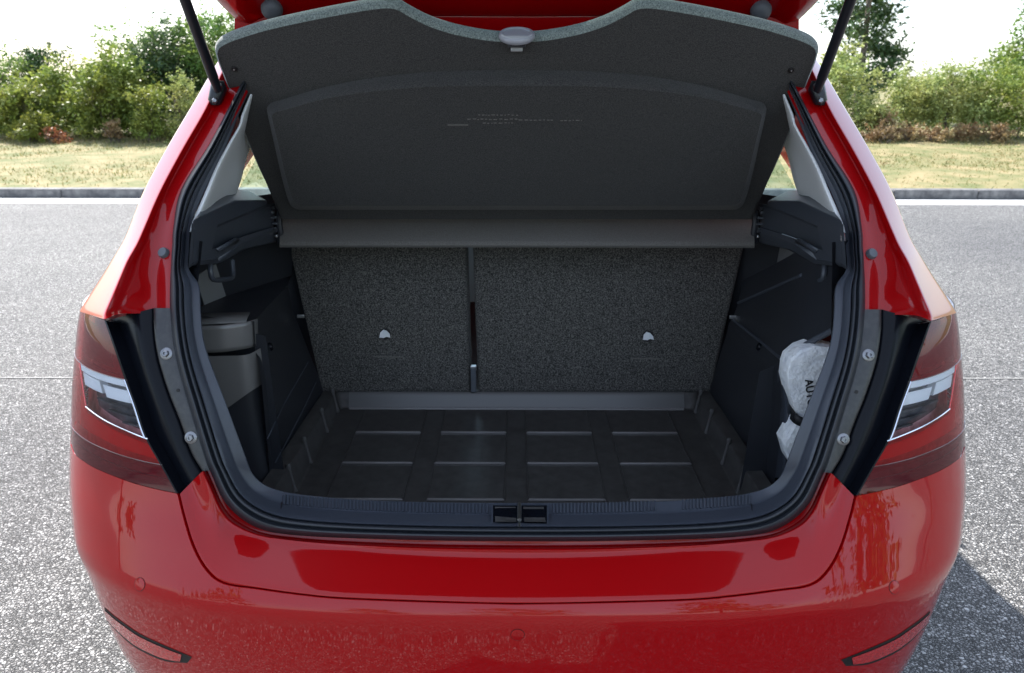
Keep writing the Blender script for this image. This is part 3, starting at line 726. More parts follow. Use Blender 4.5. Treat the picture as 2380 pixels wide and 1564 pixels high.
# --- gas struts
a = atY(506, 208, 1.495); b0 = atY(430, 0, 1.395); top = a+(b0-a)*1.85
for s_ in (-1, 1):
    f_ = lambda p: V((p.x if s_ < 0 else -p.x, p.y, p.z))
    d_ = (f_(top)-f_(a)).normalized()
    so = MB().tube([f_(a)+d_*.025, f_(a)+(f_(top)-f_(a))*.72], .0092, 16).build('gas_strut', M['strut'], car)
    MB().tube([f_(a)+(f_(top)-f_(a))*.72, f_(top)], .004, 12).build('piston_rod', M['metal'], so)
    MB().tube([f_(a)-d_*.002, f_(a)+d_*.03], [.0075, .0088], 12).build('end_socket', M['strut'], so)
    # bracket with ball stud on the pillar
    br = MB(); pl = f_(a)
    c1, c2 = f_(atY(509, 203, 1.515)), f_(atY(499, 236, 1.502))
    br.tube([c1+V((0, 0, .012)), c1, c2, c2-V((0, 0, .006))], [.010, .0155, .0125, .008], 12)
    bo = br.build('strut_bracket', M['strut'], car)
    n_ = V((.4 if s_ < 0 else -.4, -1, .2)).normalized()
    MB().disc(c1+n_*.011, n_, .006, [(1, 0), (1, .006), (.6, .009)], 12).build('ball_stud', M['steel'], bo)
    MB().disc(c2+n_*.009, n_, .0055, [(1, 0), (1, .005), (.6, .007)], 6).build('bracket_bolt', M['steel'], bo)
# --- pale pillar trims beside the opening
st = []
for (o_, i_, yo) in [((598,180),(640,170),1.80),((563,262),(618,262),1.78),((555,291),(601,300),1.77),((528,338),(590,340),1.76),((501,389),(580,372),1.75),((474,452),(571,412),1.75),((446,517),(558,452),1.75),((440,540),(552,475),1.75)]:
    a = OP(*o_, .03); b_ = OP(*mix(o_, i_, .17), .034); c = atY(*i_, yo); e_ = c+V((-.06, .05, 0))
    st.append([a+V((-.004, .012, 0)), a, b_, b_.lerp(c, .5)+V((-.012, 0, 0)), c, e_])
both(MB().loft(st, [.3,.4,.5,.4], 5, 5), 'pillar_trim', M['white'], car, angle=60)
# --- parcel shelf supports along both sides
def SP(u, v, k=0): return atY(u, v, 1.275+(u-440)/200*.62+k)
sup = MB()
A_ = [SP(446,517), SP(500,490,.0), SP(548,466), SP(620,466)]                     # top outer edge
Bv = [SP(452,524,-.006), SP(506,523,-.01), SP(560,500,-.01), SP(620,475,-.01)]      # bevel edge
sup.grid([[a_+V((-.05*k_-.004, .03, .004+.016*k_)) for a_, k_ in zip(A_, (0, .4, 1, 1))], A_, Bv])
# rear light-catching face, dark hollow and lower ledge
rf = [[SP(452,524,-.006), SP(506,523,-.01)], [SP(450,570,-.01), SP(499,555,-.012)], [SP(447,612,-.012), SP(493,580,-.014)]]
sup.grid(rf)
hol = [[SP(506,523,-.01), SP(560,500,-.01), SP(620,475,-.01), SP(640,470,0)], [SP(503,527,.02), SP(560,504,.02), SP(622,480,.02), SP(640,480,.02)],
       [SP(494,580,.03), SP(530,562,.03), SP(566,548,.03), SP(636,526,.02)]]
sup.grid(hol)
low_ = [[SP(493,580,-.012), SP(530,563,-.008), SP(566,549,0), SP(636,527,.01)], [SP(447,612,-.012), SP(506,601,-.01), SP(560,565,-.004), SP(640,534,.0)], [SP(447,618,.02), SP(510,612,.02), SP(565,580,.02), SP(645,562,.02)], [SP(450,612,.16), SP(520,604,.14), SP(580,575,.12), SP(650,560,.1)]]
sup.grid(low_)
sup.grid([[SP(452,524,-.006), SP(446,517)], [SP(447,612,-.012), SP(438,618, -.01)], [SP(447,618,.02), SP(438,624,.02)]])
both(sup, 'shelf_support', M['trim'], car, bevel=.003, angle=30)
both(MB().grid([[SP(502,578,-.02), SP(548,552,-.012)], [SP(510,586,-.022), SP(556,560,-.014)]]), 'support_rib', M['trim'], car, solid=.004)
# luggage hooks under the supports
P = [SP(488,606,.05), SP(490,636,.03), SP(498,650,.025), SP(530,648,.025), SP(541,640,.03), SP(540,604,.05)]
both(MB().tube(catmull(P, 4), .0055, 8), 'luggage_hook', M['trim'], car)

# --- side linings of the boot
def lining_left():
    m_ = MB()
    Y1, Y2 = 1.50, 2.0
    c1 = [atY(589,748,Y1), atY(628,705,1.75), atY(668,664,Y2)]
    c2 = [atY(592,812,Y1), atY(634,770,1.75), atY(684,735,Y2)]
    c2b = [atY(603,842,Y1-.02), atY(645,795,1.75), atY(692,750,Y2)]
    c3 = [atY(612,930,Y1-.03), atY(668,868,1.74), atY(722,828,Y2)]
    bt = [atY(628,1110,Y1), atY(690,1000,1.74), atY(752,905,Y2)]
    btd = [p+V((0, 0, -.12)) for p in bt]
    m_.loft(list(map(list, zip(c1, c2, c2b, c3, bt, btd))), [.2,.25,.3,.1], 6, 4)
    # block top and the dark recess above it
    o1 = [V((-.70, Y1, .93)), V((-.695, 1.75, .90)), V((-.63, 2.06, .87))]
    m_.grid([c1, o1])
    up = [V((-.70, Y1, 1.12)), V((-.70, 1.75, 1.10)), V((-.60, 2.08, 1.05))]
    m_.grid([catmull(o1, 6), catmull(up, 6)])
    # pocket between opening and block
    m_.grid([[V((-.70, Y1, .93)), V((-.70, Y1, 1.12))], [V((-.67, 1.38, .93)), V((-.66, 1.40, 1.12))], [V((-.58, 1.26, .93)), V((-.56, 1.33, 1.12))]])
    m_.grid([[V((-.70, Y1, .40)), V((-.70, Y1, .93))], [V((-.69, 1.28, .40)), V((-.69, 1.28, .93))], [V((-.60, 1.18, .40)), V((-.60, 1.2, .93))]])
    m_.grid([[V((-.52, Y1+.012, .42)), V((-.72, Y1+.012, .42))], [V((-.53, Y1+.012, .88)), V((-.72, Y1+.012, .92))]])
    return m_, c1, c2, c2b, c3, bt
ll, c1, c2, c2b, c3, bt = lining_left()
ll.grid([[V((-.70, 1.985, .40)), V((-.70, 1.985, 1.10))], [V((-.545, 2.13, .40)), V((-.545, 2.20, 1.10))]])
lin_l = ll.build('side_lining', M['plastic'], car, angle=35); lin_l['label'] = 'left boot lining with a closed storage cover'
rl_ = MB()
A_ = [atY(1716,704,1.99), atY(1790,672,1.78), atY(1862,640,1.57), atY(1940,606,1.44)]
k1 = [atY(1702,742,1.98), atY(1764,791,1.72), atY(1820,838,1.46)]
k2 = [atY(1694,752,1.985), atY(1752,815,1.72), atY(1812,878,1.45)]
k3 = [atY(1690,772,1.985), atY(1750,836,1.715), atY(1815,905,1.44)]
k4 = [atY(1672,830,1.99), atY(1734,900,1.72), atY(1818,975,1.44)]
k5 = [atY(1650,905,2.0), atY(1712,1000,1.74), atY(1800,1120,1.46)]
rl_.loft(list(map(list, zip(k1, k2, k3, k4, k5, [p+V((0, 0, -.12)) for p in k5]))), [.2,.25,.3,.1], 6, 4)
lip = [k1[0], k1[1], k1[2], atY(1940,766,1.385)]
rl_.grid([[a_+V((.02, .05, .05)) for a_ in catmull(A_, 4)], catmull(A_, 4), [q_+V((0, 0, .0)) for q_ in catmull(lip, 4)]])
rl_.grid([[V((.50, 1.512, .42)), V((.72, 1.512, .42))], [V((.52, 1.512, .80)), V((.72, 1.512, .90))]])
rl_.grid([[V((.70, 1.52, .40)), V((.70, 1.52, 1.12))], [V((.685, 1.36, .40)), V((.67, 1.38, 1.12))], [V((.60, 1.20, .40)), V((.56, 1.33, 1.12))]])
rl_.grid([[V((.70, 1.985, .40)), V((.70, 1.985, 1.10))], [V((.545, 2.13, .40)), V((.545, 2.20, 1.10))]])
r_bv = rl_.bvh()
MB().tube([p+V((-.001, -.003, .001)) for p in catmull(A_[:3], 6)], .0042, 8).build('ridge_highlight', M['trim'], car)  # tubes in lighter plastic drawn as the highlights along the lining edges
MB().tube([p+V((-.002, -.002, .002)) for p in catmull(k1, 6)], .0036, 8).build('ridge_highlight', M['trim'], car)
lin_r = rl_.build('side_lining', M['plastic'], car, angle=35); lin_r['label'] = 'right boot lining with an open pocket'
# left: closed cover facing the opening, in two pieces with a gap between
M['cover'] = grain(mat('lit_cover_plastic', (.17, .164, .158), .33, spec=.9), 1500, .2)  # paler than the lining: daylight on these faces put into the colour
cov = MB(); cov.loft([[V((-.70, 1.46, p.z+.004)), V((p.x-.06, 1.462, p.z+.004)), p+V((-.012, -.012, .003)), p+V((.001, .02, 0))] for p in (c1[0]+V((0, 0, .0)), c1[0].lerp(c2[0], .5), c2[0]+V((0, 0, .003)))], [.3,.45], 3, 5)
cov.grid([[c1[0]+V((-.012, -.012, .003)), c1[0]+V((-.02, .04, .008))], [V((-.70, 1.46, c1[0].z+.004)), V((-.70, 1.52, c1[0].z+.01))]])
cov.build('storage_cover', M['cover'], car, solid=.003)
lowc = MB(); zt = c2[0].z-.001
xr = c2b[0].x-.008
lowc.loft([[V((-.70, 1.462, zt-k*.15)), V((xr-.075, 1.462, zt-k*.125)), V((xr-.010-.002*k, 1.466, zt-k*.080)), V((xr+.003, 1.515, zt-k*.080))] for k in (0, .3, .7, .95, 1)], [.3,.35], 4, 5)  # lower edge slants along the border of a shadow
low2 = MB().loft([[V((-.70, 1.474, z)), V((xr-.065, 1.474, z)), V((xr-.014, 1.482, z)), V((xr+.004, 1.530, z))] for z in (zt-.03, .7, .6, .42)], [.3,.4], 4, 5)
low2.build('storage_front_shaded', M['plastic'], car)  # lower front kept in dark plastic for the shaded part
lowc.build('storage_front_lit', M['cover'], car)
# fasteners and seat-belt clips on the linings
w_bv = ll.bvh()
for (u, v) in ((627, 806),):
    p, n_ = hitn(w_bv, u, v)
    MB().disc(p-n_*.002, n_, .010, [(1, 0), (1, .004), (.8, .008), (.3, .009)], 16).build('push_clip', M['gloss'], car)
p, n_ = hitn(r_bv, 1766, 806); MB().disc(p-n_*.002, n_, .010, [(1, 0), (1, .004), (.8, .008), (.3, .009)], 16).build('push_clip', M['gloss'], car)
pc = atY(699, 735, 1.965)
both(MB().box(pc, .020, .006, .010), 'striker_tip', M['metal'], car, sm=False, bevel=.002)
# creases pressed into the linings
for px in ([(612,1040),(660,940),(716,842)], [(640,1075),(700,960),(742,872)]):
    P = [hit(w_bv, *q, .0005) for q in smoothpx(px, 5)]; P = [p for p in P if p]
    MB().tube(P, .0016, 5).build('pressed_crease', M['trim'], car)
# right: open pocket lip
rp2 = MB().tube(catmull([atY(1818,842,1.44), atY(1840,822,1.425), atY(1880,797,1.41), atY(1935,768,1.385)], 6), .006, 8).build('pocket_lip', M['trim'], car)
rp3 = MB().loft([[atY(1806,860,1.47), atY(1822,862,1.41), atY(1838,866,1.43), atY(1842,868,1.50)], [atY(1808,960,1.47), atY(1826,962,1.41), atY(1842,966,1.43), atY(1846,968,1.5)], [atY(1798,1110,1.47), atY(1822,1110,1.41), atY(1838,1112,1.43), atY(1842,1112,1.5)]], [.4,.4], 6, 5).build('pocket_edge', M['sill'], car)  # lighter plastic than the lining stands for light on the rounded edge
# --- rear seat backs, split, felt covered, hidden tops raised to block the sun
seat_n = V((0, -1, .16)).normalized(); seat_p = V((0, 2.0, .56))
def ST(u, v, d=0): return onplane(u, v, seat_p, seat_n)+seat_n*d
def seat(outline, name):
    P = [ST(*q, .0) for q in outline]; c = sum(P, V())/len(P); m_ = MB()
    rings = [[p-seat_n*.09 for p in P], [p-seat_n*.006 for p in P], [p+(c-p)*.012+seat_n*.003 for p in P], [p+(c-p)*.04+seat_n*.008 for p in P]]
    m_.grid(rings, True); o = len(m_.v)-len(P); m_.f.append(tuple(range(o, o+len(P))))
    return m_.build(name, M['seat'], car, angle=50)
s1 = seat(densify([(618,330),(1077,330),(1088,720),(1094,912),(748,912),(672,580)], 4), 'seat_back'); s1['label'] = 'narrow left seat back'
s2 = seat(densify([(1091,330),(1786,330),(1728,580),(1652,912),(1112,912),(1104,720)], 4), 'seat_back'); s2['label'] = 'wide right seat back'
seat_pts = ((896, 775, s1, 868, 938, 826), (1505, 780, s2, 1464, 1532, 830))
for (u, v, par, ua, ub, vl) in seat_pts:
    p = ST(u, v, .0085)
    MB().disc(p-seat_n*.001, seat_n, .0165, [(1, 0), (1, .0012), (.9, .0016)], 20).build('anchor_recess', M['gap'], par)
    pts_ = [(-13, 8), (-11, -4), (-4, -11), (5, -8), (12, 0), (13, 8), (4, 6), (-2, 9)]
    MB().prism([ST(u+a*.95, v+b_*.95, .0105) for a, b_ in pts_], seat_n*.004).build('anchor_tongue', M['bag'], par, sm=False)
    MB().grid([[ST(ua, vl, .0095), ST(ub, vl+1, .0095)], [ST(ua+1, vl+3, .0095), ST(ub+1, vl+4, .0095)]]).build('stitched_flap', M['shelf_front'], par, sm=False, solid=.0015)
bk = MB(); bk.box(ST(1101, 880, .012), .016, .012, .075); bo = bk.build('belt_buckle', M['greyrub'], car, sm=False, bevel=.003)
MB().box(ST(1101, 852, .014), .018, .014, .014).build('buckle_slot', M['metal'], bo, sm=False, bevel=.002)
# boot floor and bulkheads so that the body is closed
fl_ = MB(); fl_.grid([[V((-.72, 1.14, .44)), V((.72, 1.14, .44))], [V((-.72, 2.2, .44)), V((.72, 2.2, .44))]])
fl_.build('boot_floor', M['plastic'], car, sm=False)
# --- load sill details: latch recess and striker, tread ridges
uL, uR = 1142, 1275
LA = [hit(sill_bv, u, 1176, .0) for u in (uL, uR)]; LB_ = [hit(sill_bv, u, 1226, .0) for u in (uL, uR)]
up = V((0, -.25, 1)).normalized()
rc = MB()
q = [LA[0], LA[1], LB_[1], LB_[0]]
rc.grid([[p+up*.004 for p in q], [p+up*.0045+(sum(q, V())/4-p)*.06 for p in q], [p-up*.004+(sum(q, V())/4-p)*.07 for p in q]], True)
rc.build('latch_surround', M['sill'], sill, sm=False)
rc = MB(); rc.add([p+up*.0028+(sum(q, V())/4-p)*.05 for p in q], [(0, 1, 2, 3)])
lr = rc.build('latch_recess', M['gloss'], sill, sm=False)
for k in (0, 1):
    cx = (LA[0]*.5+LB_[0]*.5).lerp(LA[1]*.5+LB_[1]*.5, .25+.5*k)
    rc = MB(); hx = .018; ca = (LA[0]-LB_[0])*.40
    rc.loft([[cx+V((s_*hx, 0, 0))+ca+up*.003, cx+V((s_*hx, 0, 0))+ca*.4+up*(.002), cx+V((s_*hx, 0, 0))-ca*.6+up*.0035, cx+V((s_*hx, 0, 0))-ca+up*.008] for s_ in (-1, -.4, .4, 1)], [.4, .4], 4, 4)
    rc.build('latch_pad', M['tray'], lr)
cs = [hit(sill_bv, 1207, v, 0) for v in (1187, 1204, 1224)]
MB().tube([cs[0]+up*.004, cs[0]+up*.016, cs[2]+up*.016, cs[2]+up*.002], .0036, 8).build('latch_striker', M['metal'], sill)
# tread ridges across the inner sill band
tr_ = MB()
for i in range(0, 134):
    u = 660+ (1742-660)*i/133
    if uL-6 < u < uR+6: continue
    sx_ = abs(u-1201)/541
    va = 1166-20*sx_**2.6; vb = va+26-1*sx_
    p = hit(sill_bv, u, va+5, .0006); q_ = hit(sill_bv, u, vb+2, .0006)
    if p and q_: tr_.tube([p, q_], .0022, 5)
o = tr_.build('sill_tread', M['sill'], sill); o['kind'] = 'stuff'
# seam of the sill trim
for px in ([(650,1200),(655,1168),(662,1142)],):
    P = [hit(sill_bv, *q_, .0004) for q_ in px]; P = [p for p in P if p]
    if len(P) > 1: both(MB().tube(P, .0009, 5), 'trim_joint', M['gap'], sill)

# --- rest of the body: flanks, doors, roof, glass, wheels (only glimpsed from the side)
def flank():
    rows = []
    for i in range(61):
        y = 1.5+3.27*i/60
        zb = .20
        for wy in (1.72, 4.18):
            d = abs(y-wy)
            if d < .36: zb = max(zb, .30+math.sqrt(.36**2-d*d)*.98)
        taper = 0 if y < 4.1 else (y-4.1)**2*.35
        zt = 1.0 if y < 3.6 else 1.0-(y-3.6)*.10
        rows.append([V((-(interp(T_w, min(z, .95))-taper-interp([(.7, 0), (.85, .025), (1.0, .085)], z)), y, z)) for z in [zb+(zt-zb)*k/10 for k in range(11)]])
    return MB().grid(rows)
both(flank(), 'body_side', M['red'], car)
MB().grid([[V((x, y, z-.05*(x/.56)**2)) for x in [-.58+1.16*i/12 for i in range(13)]] for y, z in ((1.62, 1.455), (1.9, 1.478), (2.4, 1.485), (2.9, 1.46), (3.15, 1.42))]).build('roof', M['red'], car, solid=.03, offset=-1)
MB().grid([[V((x, y, z-.04-.05*(x/.56)**2)) for x in [-.56+1.12*i/12 for i in range(13)]] for y, z in ((1.66, 1.455), (1.9, 1.478), (2.4, 1.485), (2.9, 1.46), (3.12, 1.42))]).build('headliner', M['liner'], car)
MB().grid([[V((x, y, z-.03*(x/.7)**2)) for x in [-.72+1.44*i/10 for i in range(11)]] for y, z in ((3.75, 1.0), (4.2, .95), (4.6, .86), (4.85, .72), (4.95, .45), (4.9, .2))]).build('bonnet', M['red'], car)
MB().grid([[V((-.58, 3.15, 1.40)), V((.58, 3.15, 1.40))], [V((-.70, 3.78, 1.0)), V((.70, 3.78, 1.0))]]).build('windscreen', M['glass'], car)
both(MB().grid([[V((-.80, 1.92, .985)), V((-.80, 2.7, .985)), V((-.79, 3.6, .985))], [V((-.60, 2.25, 1.40)), V((-.60, 2.5, 1.42)), V((-.60, 3.1, 1.39))]]), 'side_window', M['glass'], car)
both(MB().tube([V((-.60, 3.12, 1.40)), V((-.74, 3.76, 1.0))], .03, 8), 'windscreen_pillar', M['red'], car)
both(MB().tube([V((-.605, 2.62, 1.41)), V((-.79, 2.66, .98))], .028, 8), 'door_pillar', M['gloss'], car)
both(MB().grid([[V((-.80, 1.5, .99)), V((-.80, 3.7, .99))], [V((-.70, 1.6, .985)), V((-.70, 3.7, .985))], [V((-.68, 1.7, .6)), V((-.68, 3.7, .6))]]), 'door_card', M['cabin'], car)
MB().grid([[V((-.7, 3.7, .95)), V((.7, 3.7, .95))], [V((-.7, 3.4, .9)), V((.7, 3.4, .9))], [V((-.7, 3.4, .4)), V((.7, 3.4, .4))]]).build('dashboard', M['cabin'], car)
MB().grid([[V((-.82, 1.2, .19)), V((.82, 1.2, .19))], [V((-.82, 4.8, .19)), V((.82, 4.8, .19))]]).build('underbody', M['gap'], car)
for wx in (-.745, .745):
    for wy in (1.72, 4.18):
        s_ = 1 if wx > 0 else -1; c = V((wx, wy, .305)); ax = V((s_, 0, 0))
        wo = MB().disc(c-ax*.10, ax, .305, [(.62, 0), (.95, 0), (1, .03), (1, .16), (.95, .19), (.68, .195), (.66, .17)], 40).build('wheel', M['tyre'], car)
        ri = MB(); ri.disc(c+ax*.06, ax, .2, [(1, 0), (1, .03), (.93, .03), (.9, -.02)], 32)
        for k in range(5):
            a_ = k*2*math.pi/5; ri.tube([c+ax*.085, c+ax*.075+V((0, math.cos(a_)*.19, math.sin(a_)*.19))], [.035, .02], 6)
        ri.build('rim', M['steel'], wo)

# ================================================================== PARCEL SHELF
sh_dir = V((0, .5, -.464)).normalized(); sh_p = V((0, 1.42, 1.48)); sh_n = sh_dir.cross(V((1, 0, 0))).normalized()
if sh_n.y > 0: sh_n = -sh_n
shelf = thing('parcel_shelf', 'dark grey felt parcel shelf tilted up across the boot opening', 'parcel shelf', (0, 1.92, 1.0))
def PS(u, v, d=0): return onplane(u, v, sh_p, sh_n)+sh_n*d
left_e = [(655,508),(640,470),(600,388),(560,292),(530,205),(508,150),(500,122)]
corner = [(505,108),(525,95),(560,82)]
topc = [(620,64),(700,46),(780,30),(850,18),(895,13),(925,17),(955,34),(1000,56),(1060,75),(1130,88),(1201,94)]
half = smoothpx(left_e, 4)[:-1]+smoothpx([left_e[-1]]+corner+topc, 4)
full = half+[(2402-u, v) for u, v in half[-2::-1]]
P = [PS(*q) for q in full]
# outward direction in the shelf plane, for the rolled felt edge
n = len(P); c0 = PS(1201, 300)
ins = []
for i in range(n):
    a_ = P[max(0, i-1)]; b_ = P[min(n-1, i+1)]; t_ = (b_-a_).normalized(); o_ = t_.cross(sh_n)
    if o_.dot(P[i]-c0) < 0: o_ = -o_
    ins.append(o_)
TH = .020
body = MB()
# rim seen from above: the thick edge turns away from the boot
body.grid([[p-o_*.004 for p, o_ in zip(P, ins)], P, ])
body2 = MB()
face = [p-o_*.004+sh_n*.002 for p, o_ in zip(P, ins)]
def fill(d_, top_):
    rows = []
    for (u_, v_), p in zip(full, top_):
        b_ = PS(min(max(u_, 655), 1747), 508, d_); rows.append([b_.lerp(p, k/10) for k in range(11)])
    return rows
body2.grid(fill(.002, face))
back = [p-o_*.004-sh_n*TH for p, o_ in zip(P, ins)]
body2.grid(fill(-TH, back))
body2.build('shelf_panel', M['shelf'], shelf, angle=50)
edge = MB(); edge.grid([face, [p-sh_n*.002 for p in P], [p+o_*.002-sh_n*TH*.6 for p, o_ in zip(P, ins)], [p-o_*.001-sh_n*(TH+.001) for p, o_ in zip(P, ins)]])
edge.build('felt_edge', M['shelf_edge_lit'], shelf, angle=60)
# raised middle field with its sloped upper border
RO = [(700,486),(684,482),(671,466),(655,410),(637,330),(622,262),(622,246),(632,236),(660,228),(760,199),(880,177),(1020,164),(1201,160)]
RI = [(702,478),(690,474),(680,462),(664,408),(648,340),(634,282),(632,270),(640,262),(668,254),(764,228),(882,211),(1020,201),(1201,199)]
ro = smoothpx(RO, 4); rI = smoothpx(RI, 4)
ro = ro+[(2402-u, v) for u, v in ro[-2::-1]]; rI = rI+[(2402-u, v) for u, v in rI[-2::-1]]
oP = [PS(*q, .002) for q in ro]
HI = .040
def PSd(u, v, d): return onplane(u, v, sh_p+sh_n*d, sh_n)
mid = [PSd(*mix(a_, b_, .8), HI*.86) for a_, b_ in zip(ro, rI)]
iP = [PSd(*q, HI) for q in rI]
fld = MB(); fld.grid([oP, [a_.lerp(b_, .15)+sh_n*.002 for a_, b_ in zip(oP, mid)], mid, iP])
fld.add([oP[0], oP[-1], iP[-1], iP[0]], [(0, 1, 2, 3)])
nn = len(iP); rows = []
for i in range(nn//2+1): rows.append([iP[i].lerp(iP[nn-1-i], k/24)+sh_n*.0 for k in range(25)])
fld.grid(rows)
ff = fld.build('raised_field', M['shelf'], shelf, angle=60)
# faint moulded care marks in the middle of the field
r = random.Random(3)
marks = MB()
def dash(u0, u1, v, h=1.6):
    marks.prism([PSd(u0, v, HI+.0004), PSd(u1, v, HI+.0004), PSd(u1, v+h, HI+.0004), PSd(u0, v+h, HI+.0004)], sh_n*.0008)
u = 1112
for (ua, ub, v) in ((1112, 1204, 266), (1086, 1206, 276), (1122, 1192, 285), (1206, 1286, 278), (1302, 1352, 279)):
    u = ua
    while u < ub:
        l = r.uniform(3, 9); dash(u, min(u+l, ub), v+r.uniform(-.8, .8)); u += l+r.uniform(2, 5)
dash(1040, 1088, 289, 2.2)
o = marks.build('moulded_marks', M['shelf_front'], ff, sm=False); o['kind'] = 'stuff'
# front strip resting on the supports
st = []
for u0, du in ((650, 0), (800, 0), (1000, 0), (1201, 0)):
    f = (u0-650)/551
    uu = lambda d: u0+d*(1-f)
    st.append([atY(uu(6), 503, 1.955), atY(uu(6), 512, 1.95), atY(uu(2), 540, 1.90), atY(uu(0), 556, 1.875), atY(uu(0), 560, 1.868), atY(uu(0), 571, 1.860), atY(uu(0), 575, 1.875)])
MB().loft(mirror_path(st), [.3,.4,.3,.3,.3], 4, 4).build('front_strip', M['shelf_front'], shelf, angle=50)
# hinge clips at both ends
for s_ in (1, -1):
    for k, (u, v, wd, hh, mm) in enumerate([(635, 483, 10, 8, 'plastic'), (633, 492, 9, 7, 'greyrub'), (636, 505, 17, 4, 'greyrub'), (640, 519, 14, 4, 'greyrub'), (640, 534, 12, 10, 'plastic'), (643, 548, 6, 6, 'metal')]):
        p = atY(u, v, 1.89); mb = MB().box(p, wd/1762*1.9, .014, hh/1762*1.9)
        (mb if s_ > 0 else mb.mirror()).build('hinge_clip', M[mm], shelf, sm=False, bevel=.0015)
    P_ = [atY(650, 490, 1.90), atY(648, 515, 1.895), atY(652, 545, 1.895), atY(648, 562, 1.9)]
    mb = MB().tube(catmull(P_, 4), .008, 8); (mb if s_ > 0 else mb.mirror()).build('hinge_pivot', M['plastic'], shelf)
# press studs and lift cords fixings near the upper corners
for (u, v) in ((545, 157), (1838, 160)):
    p = PS(u, v, .002)
    so = MB().disc(p, sh_n, .006, [(1, 0), (1, .002), (.8, .003)], 14).build('stud_washer', M['gap'], shelf)
    MB().disc(p+sh_n*.002, sh_n, .0022, [(1, 0), (.8, .002), (.3, .0026)], 10).build('stud', M['metal'], so)
# oval pull disc in the middle of the upper edge
pd = onplane(1201, 80, sh_p+V((0, .002, 0)), sh_n)
up_e = (V((0, 0, 1))+sh_n*.2).normalized()
dd_ = MB().disc(pd+V((0, -.004, -.002)), V((0, -.42, 1)).normalized(), .032, [(.9, -.006), (1, -.002), (1, .002), (.93, .005), (.80, .0055), (.74, .0035), (.4, .004)], 36)
do = dd_.build('pull_disc', mat('grey_disc_plastic', (.33, .33, .36), .28, spec=.6), shelf)
MB().box(PS(1201, 108, .006), .022, .008, .010).build('disc_foot', M['steel'], do, sm=False, bevel=.002)
MB().box(PS(1201, 100, .005), .032, .008, .008).build('disc_base', M['plastic'], do, sm=False, bevel=.002)

# ================================================================== BOOT TRAY
tray = thing('boot_tray', 'black plastic boot tray with ribbed panel floor lying in the boot', 'boot tray', (0, 1.6, .5))
FZ = .50
tb = MB()
xh = .503
prof_y = [1.24, 1.965]
# floor, sides with sloping walls, rim
def ring(dx, dy, z):
    zb = FZ+(z-FZ)*.64; return [V((-xh-dx, 1.25-dy, z)), V((xh+dx, 1.25-dy, z)), V((xh+dx, 1.978+dy, zb)), V((-xh-dx, 1.978+dy, zb))]
def rring(dx, dy, z, rad=.02):
    c = ring(dx, dy, z); out = []
    for i in range(4):
        a_, p, b_ = c[i-1], c[i], c[(i+1) % 4]
        s_ = p+(a_-p).normalized()*rad; e_ = p+(b_-p).normalized()*rad
        for k in range(5):
            t_ = k/4; out.append(s_*(1-t_)**2+p*2*t_*(1-t_)+e_*t_*t_)
    return out
rings = [rring(-.004, -.004, FZ), rring(0, 0, FZ+.001), rring(.003, .004, FZ+.006), rring(.011, .020, FZ+.066), rring(.014, .024, FZ+.071), rring(.048, .034, FZ+.073), rring(.050, .036, FZ+.06)]
tb.grid(rings, True); tb.f.append(tuple(range(20)))
tb.build('tray_shell', M['tray'], tray, angle=50)
# back wall, the light on it put into the paler colour
MB().loft([[V((x, 1.970, FZ+.002)), V((x, 1.974, FZ+.004)), V((x, 1.990, FZ+.038)), V((x, 1.997, FZ+.0465)), V((x, 2.004, FZ+.0475))] for x in (-.478, -.2, .2, .478)], [.4,.3,.3], 3, 4).build('back_wall', M['tray_wall_lit'], tray)
MB().tube([V((-.474, 1.970, FZ+.004)), V((.474, 1.970, FZ+.004))], .0038, 8).build('bead_highlight', M['tray_highlight'], tray)  # pale bead drawn as the highlight on the wall's lower edge
# floor panels, four across and four deep
pw, pg, pl = .178, .049, .158
mb = MB(); hx, hy = pw/2, pl/2
prf = [(1, 0), (1, .002), (.97, .004)]
mb.grid([[V((-hx*a_, -hy*a_, z)), V((hx*a_, -hy*a_, z)), V((hx*a_, hy*a_, z)), V((-hx*a_, hy*a_, z))] for a_, z in ((1, .0005), (.995, .003), (.965, .0035), (.955, .0015))], True); mb.f.append(tuple(range(12, 16)))
pan = None
for r_ in range(4):
    for c_ in range(4):
        if pan is None: pan = mb.build('floor_panel', M['tray'], tray, sm=False); o = pan
        else: o = pan.copy(); col.objects.link(o)
        o.parent = tray; o.matrix_parent_inverse = Matrix.Identity(4)
        o.location = V(((c_-1.5)*(pw+pg), 1.903-r_*.1685, FZ))-tray.location
rb = None
for r_ in range(3):
    for c_ in range(4):
        if rb is None:
            rb = MB().tube([V((-hx*.98, 0, 0)), V((-hx*.94, 0, .001)), V((hx*.94, 0, .001)), V((hx*.98, 0, 0))], [.001, .0036, .0036, .001], 8).build('floor_bar', M['tray_highlight'], tray); o = rb
        else: o = rb.copy(); col.objects.link(o)
        o.parent = tray; o.matrix_parent_inverse = Matrix.Identity(4)
        o.location = V(((c_-1.5)*(pw+pg), 1.903-r_*.1685-.0842, FZ+.003))-tray.location
# bone-shaped upright ribs drawing the highlights on the wall notch corners
for y in (1.948, 1.82, 1.65, 1.515, 1.38):
    for s_ in (-1, 1):
        a_ = V((s_*(xh+.0125), y+.006, FZ+.070)); b_ = V((s_*(xh-.001), y, FZ+.003))
        MB().tube([a_+V((0, 0, .001)), a_.lerp(b_, .08), a_.lerp(b_, .2), a_.lerp(b_, .8), a_.lerp(b_, .93), b_], [.0045, .0060, .0036, .0036, .0056, .0045], 8).build('highlight_rib', M['tray_wall_lit'], tray)

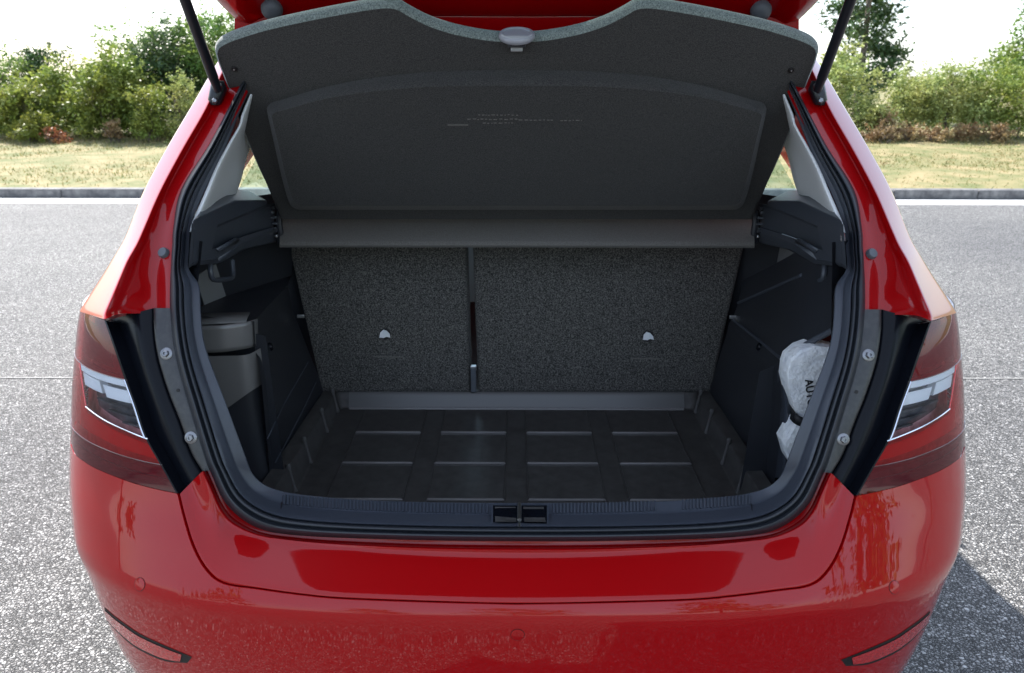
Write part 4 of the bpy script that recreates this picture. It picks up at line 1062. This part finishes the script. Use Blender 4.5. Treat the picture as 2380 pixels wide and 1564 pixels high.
# ================================================================== WHITE BAG IN THE RIGHT POCKET
bag = thing('roadside_kit_bag', 'white fabric bag printed AUTO stuffed in the right boot pocket', 'bag', tuple(atY(1870, 1060, 1.36)))
bo_ = [(1832,852),(1838,835),(1862,815),(1890,805),(1925,807),(1950,812),(1950,950),(1938,1000),(1895,985),(1862,975),(1848,955),(1836,920),(1828,885)]
lo_ = [(1852,982),(1880,990),(1935,1000),(1905,1060),(1870,1095),(1834,1075),(1822,1032)]
bagd = (atY(1870, 900, 1.4)-C0).normalized()
def pillow(px, y, depth, bul, name):
    q = densify(px, 3); P_ = [atY(a_, b_, y) for a_, b_ in q]; c = sum(P_, V())/len(P_)
    m_ = MB(); rings = []
    for f_, d_ in ((.98, depth), (1.0, depth*.5), (1.0, 0.002), (.95, -bul*.4), (.75, -bul*.75), (.4, -bul), (.1, -bul*1.05)):
        rings.append([c+(p-c)*f_+V((0, d_, 0)) for p in P_])
    m_.grid(rings, True); k = len(m_.v)-len(P_); m_.f.append(tuple(range(k, k+len(P_))))
    m_.bv = m_.bvh(); m_.build(name, M['bag'], bag); return m_
b1 = pillow(bo_, 1.385, .05, .005, 'bag_body'); b2 = pillow(lo_, 1.38, .05, .004, 'bag_foot')
P_ = [atY(1838, 962, 1.40), atY(1850, 974, 1.372), atY(1880, 985, 1.366), atY(1935, 996, 1.37)]
rows = [[p+V((0, 0, .010)), p+V((0, -.003, 0)), p+V((0, 0, -.010))] for p in catmull(P_, 5)]
MB().grid(rows).build('bag_strap', M['print'], bag, solid=.003)
def text(body_, bv, u, v, size, ang, parent, name):
    cu = bpy.data.curves.new(name, 'FONT'); cu.body = body_; cu.size = size; cu.align_x = 'CENTER'; cu.align_y = 'CENTER'; cu.extrude = .0004
    cu.offset = size*.018
    p, n_ = hitn(bv, u, v)
    tmp = bpy.data.objects.new(name, cu); col.objects.link(tmp); dg = bpy.context.evaluated_depsgraph_get()
    me = bpy.data.meshes.new_from_object(tmp.evaluated_get(dg), depsgraph=dg)
    bpy.data.objects.remove(tmp)
    nz = n_; xr = V((math.cos(ang), 0, math.sin(ang))); xr = (xr-nz*xr.dot(nz)).normalized(); yr = nz.cross(xr)
    mt = Matrix((xr, yr, nz)).transposed().to_4x4(); mt.translation = p+n_*.0035
    me.transform(mt); me.materials.append(M['print'])
    o = bpy.data.objects.new(name, me); col.objects.link(o); o.parent = parent; o.matrix_parent_inverse = parent_inv(parent)
    return o
text('AUTO', b1.bv, 1881, 912, .0215, R(-77), bag, 'printed_word')
MB().box(hit(b2.bv, 1860, 1040, .003), .004, .002, .016).build('small_print', M['print'], bag, sm=False)
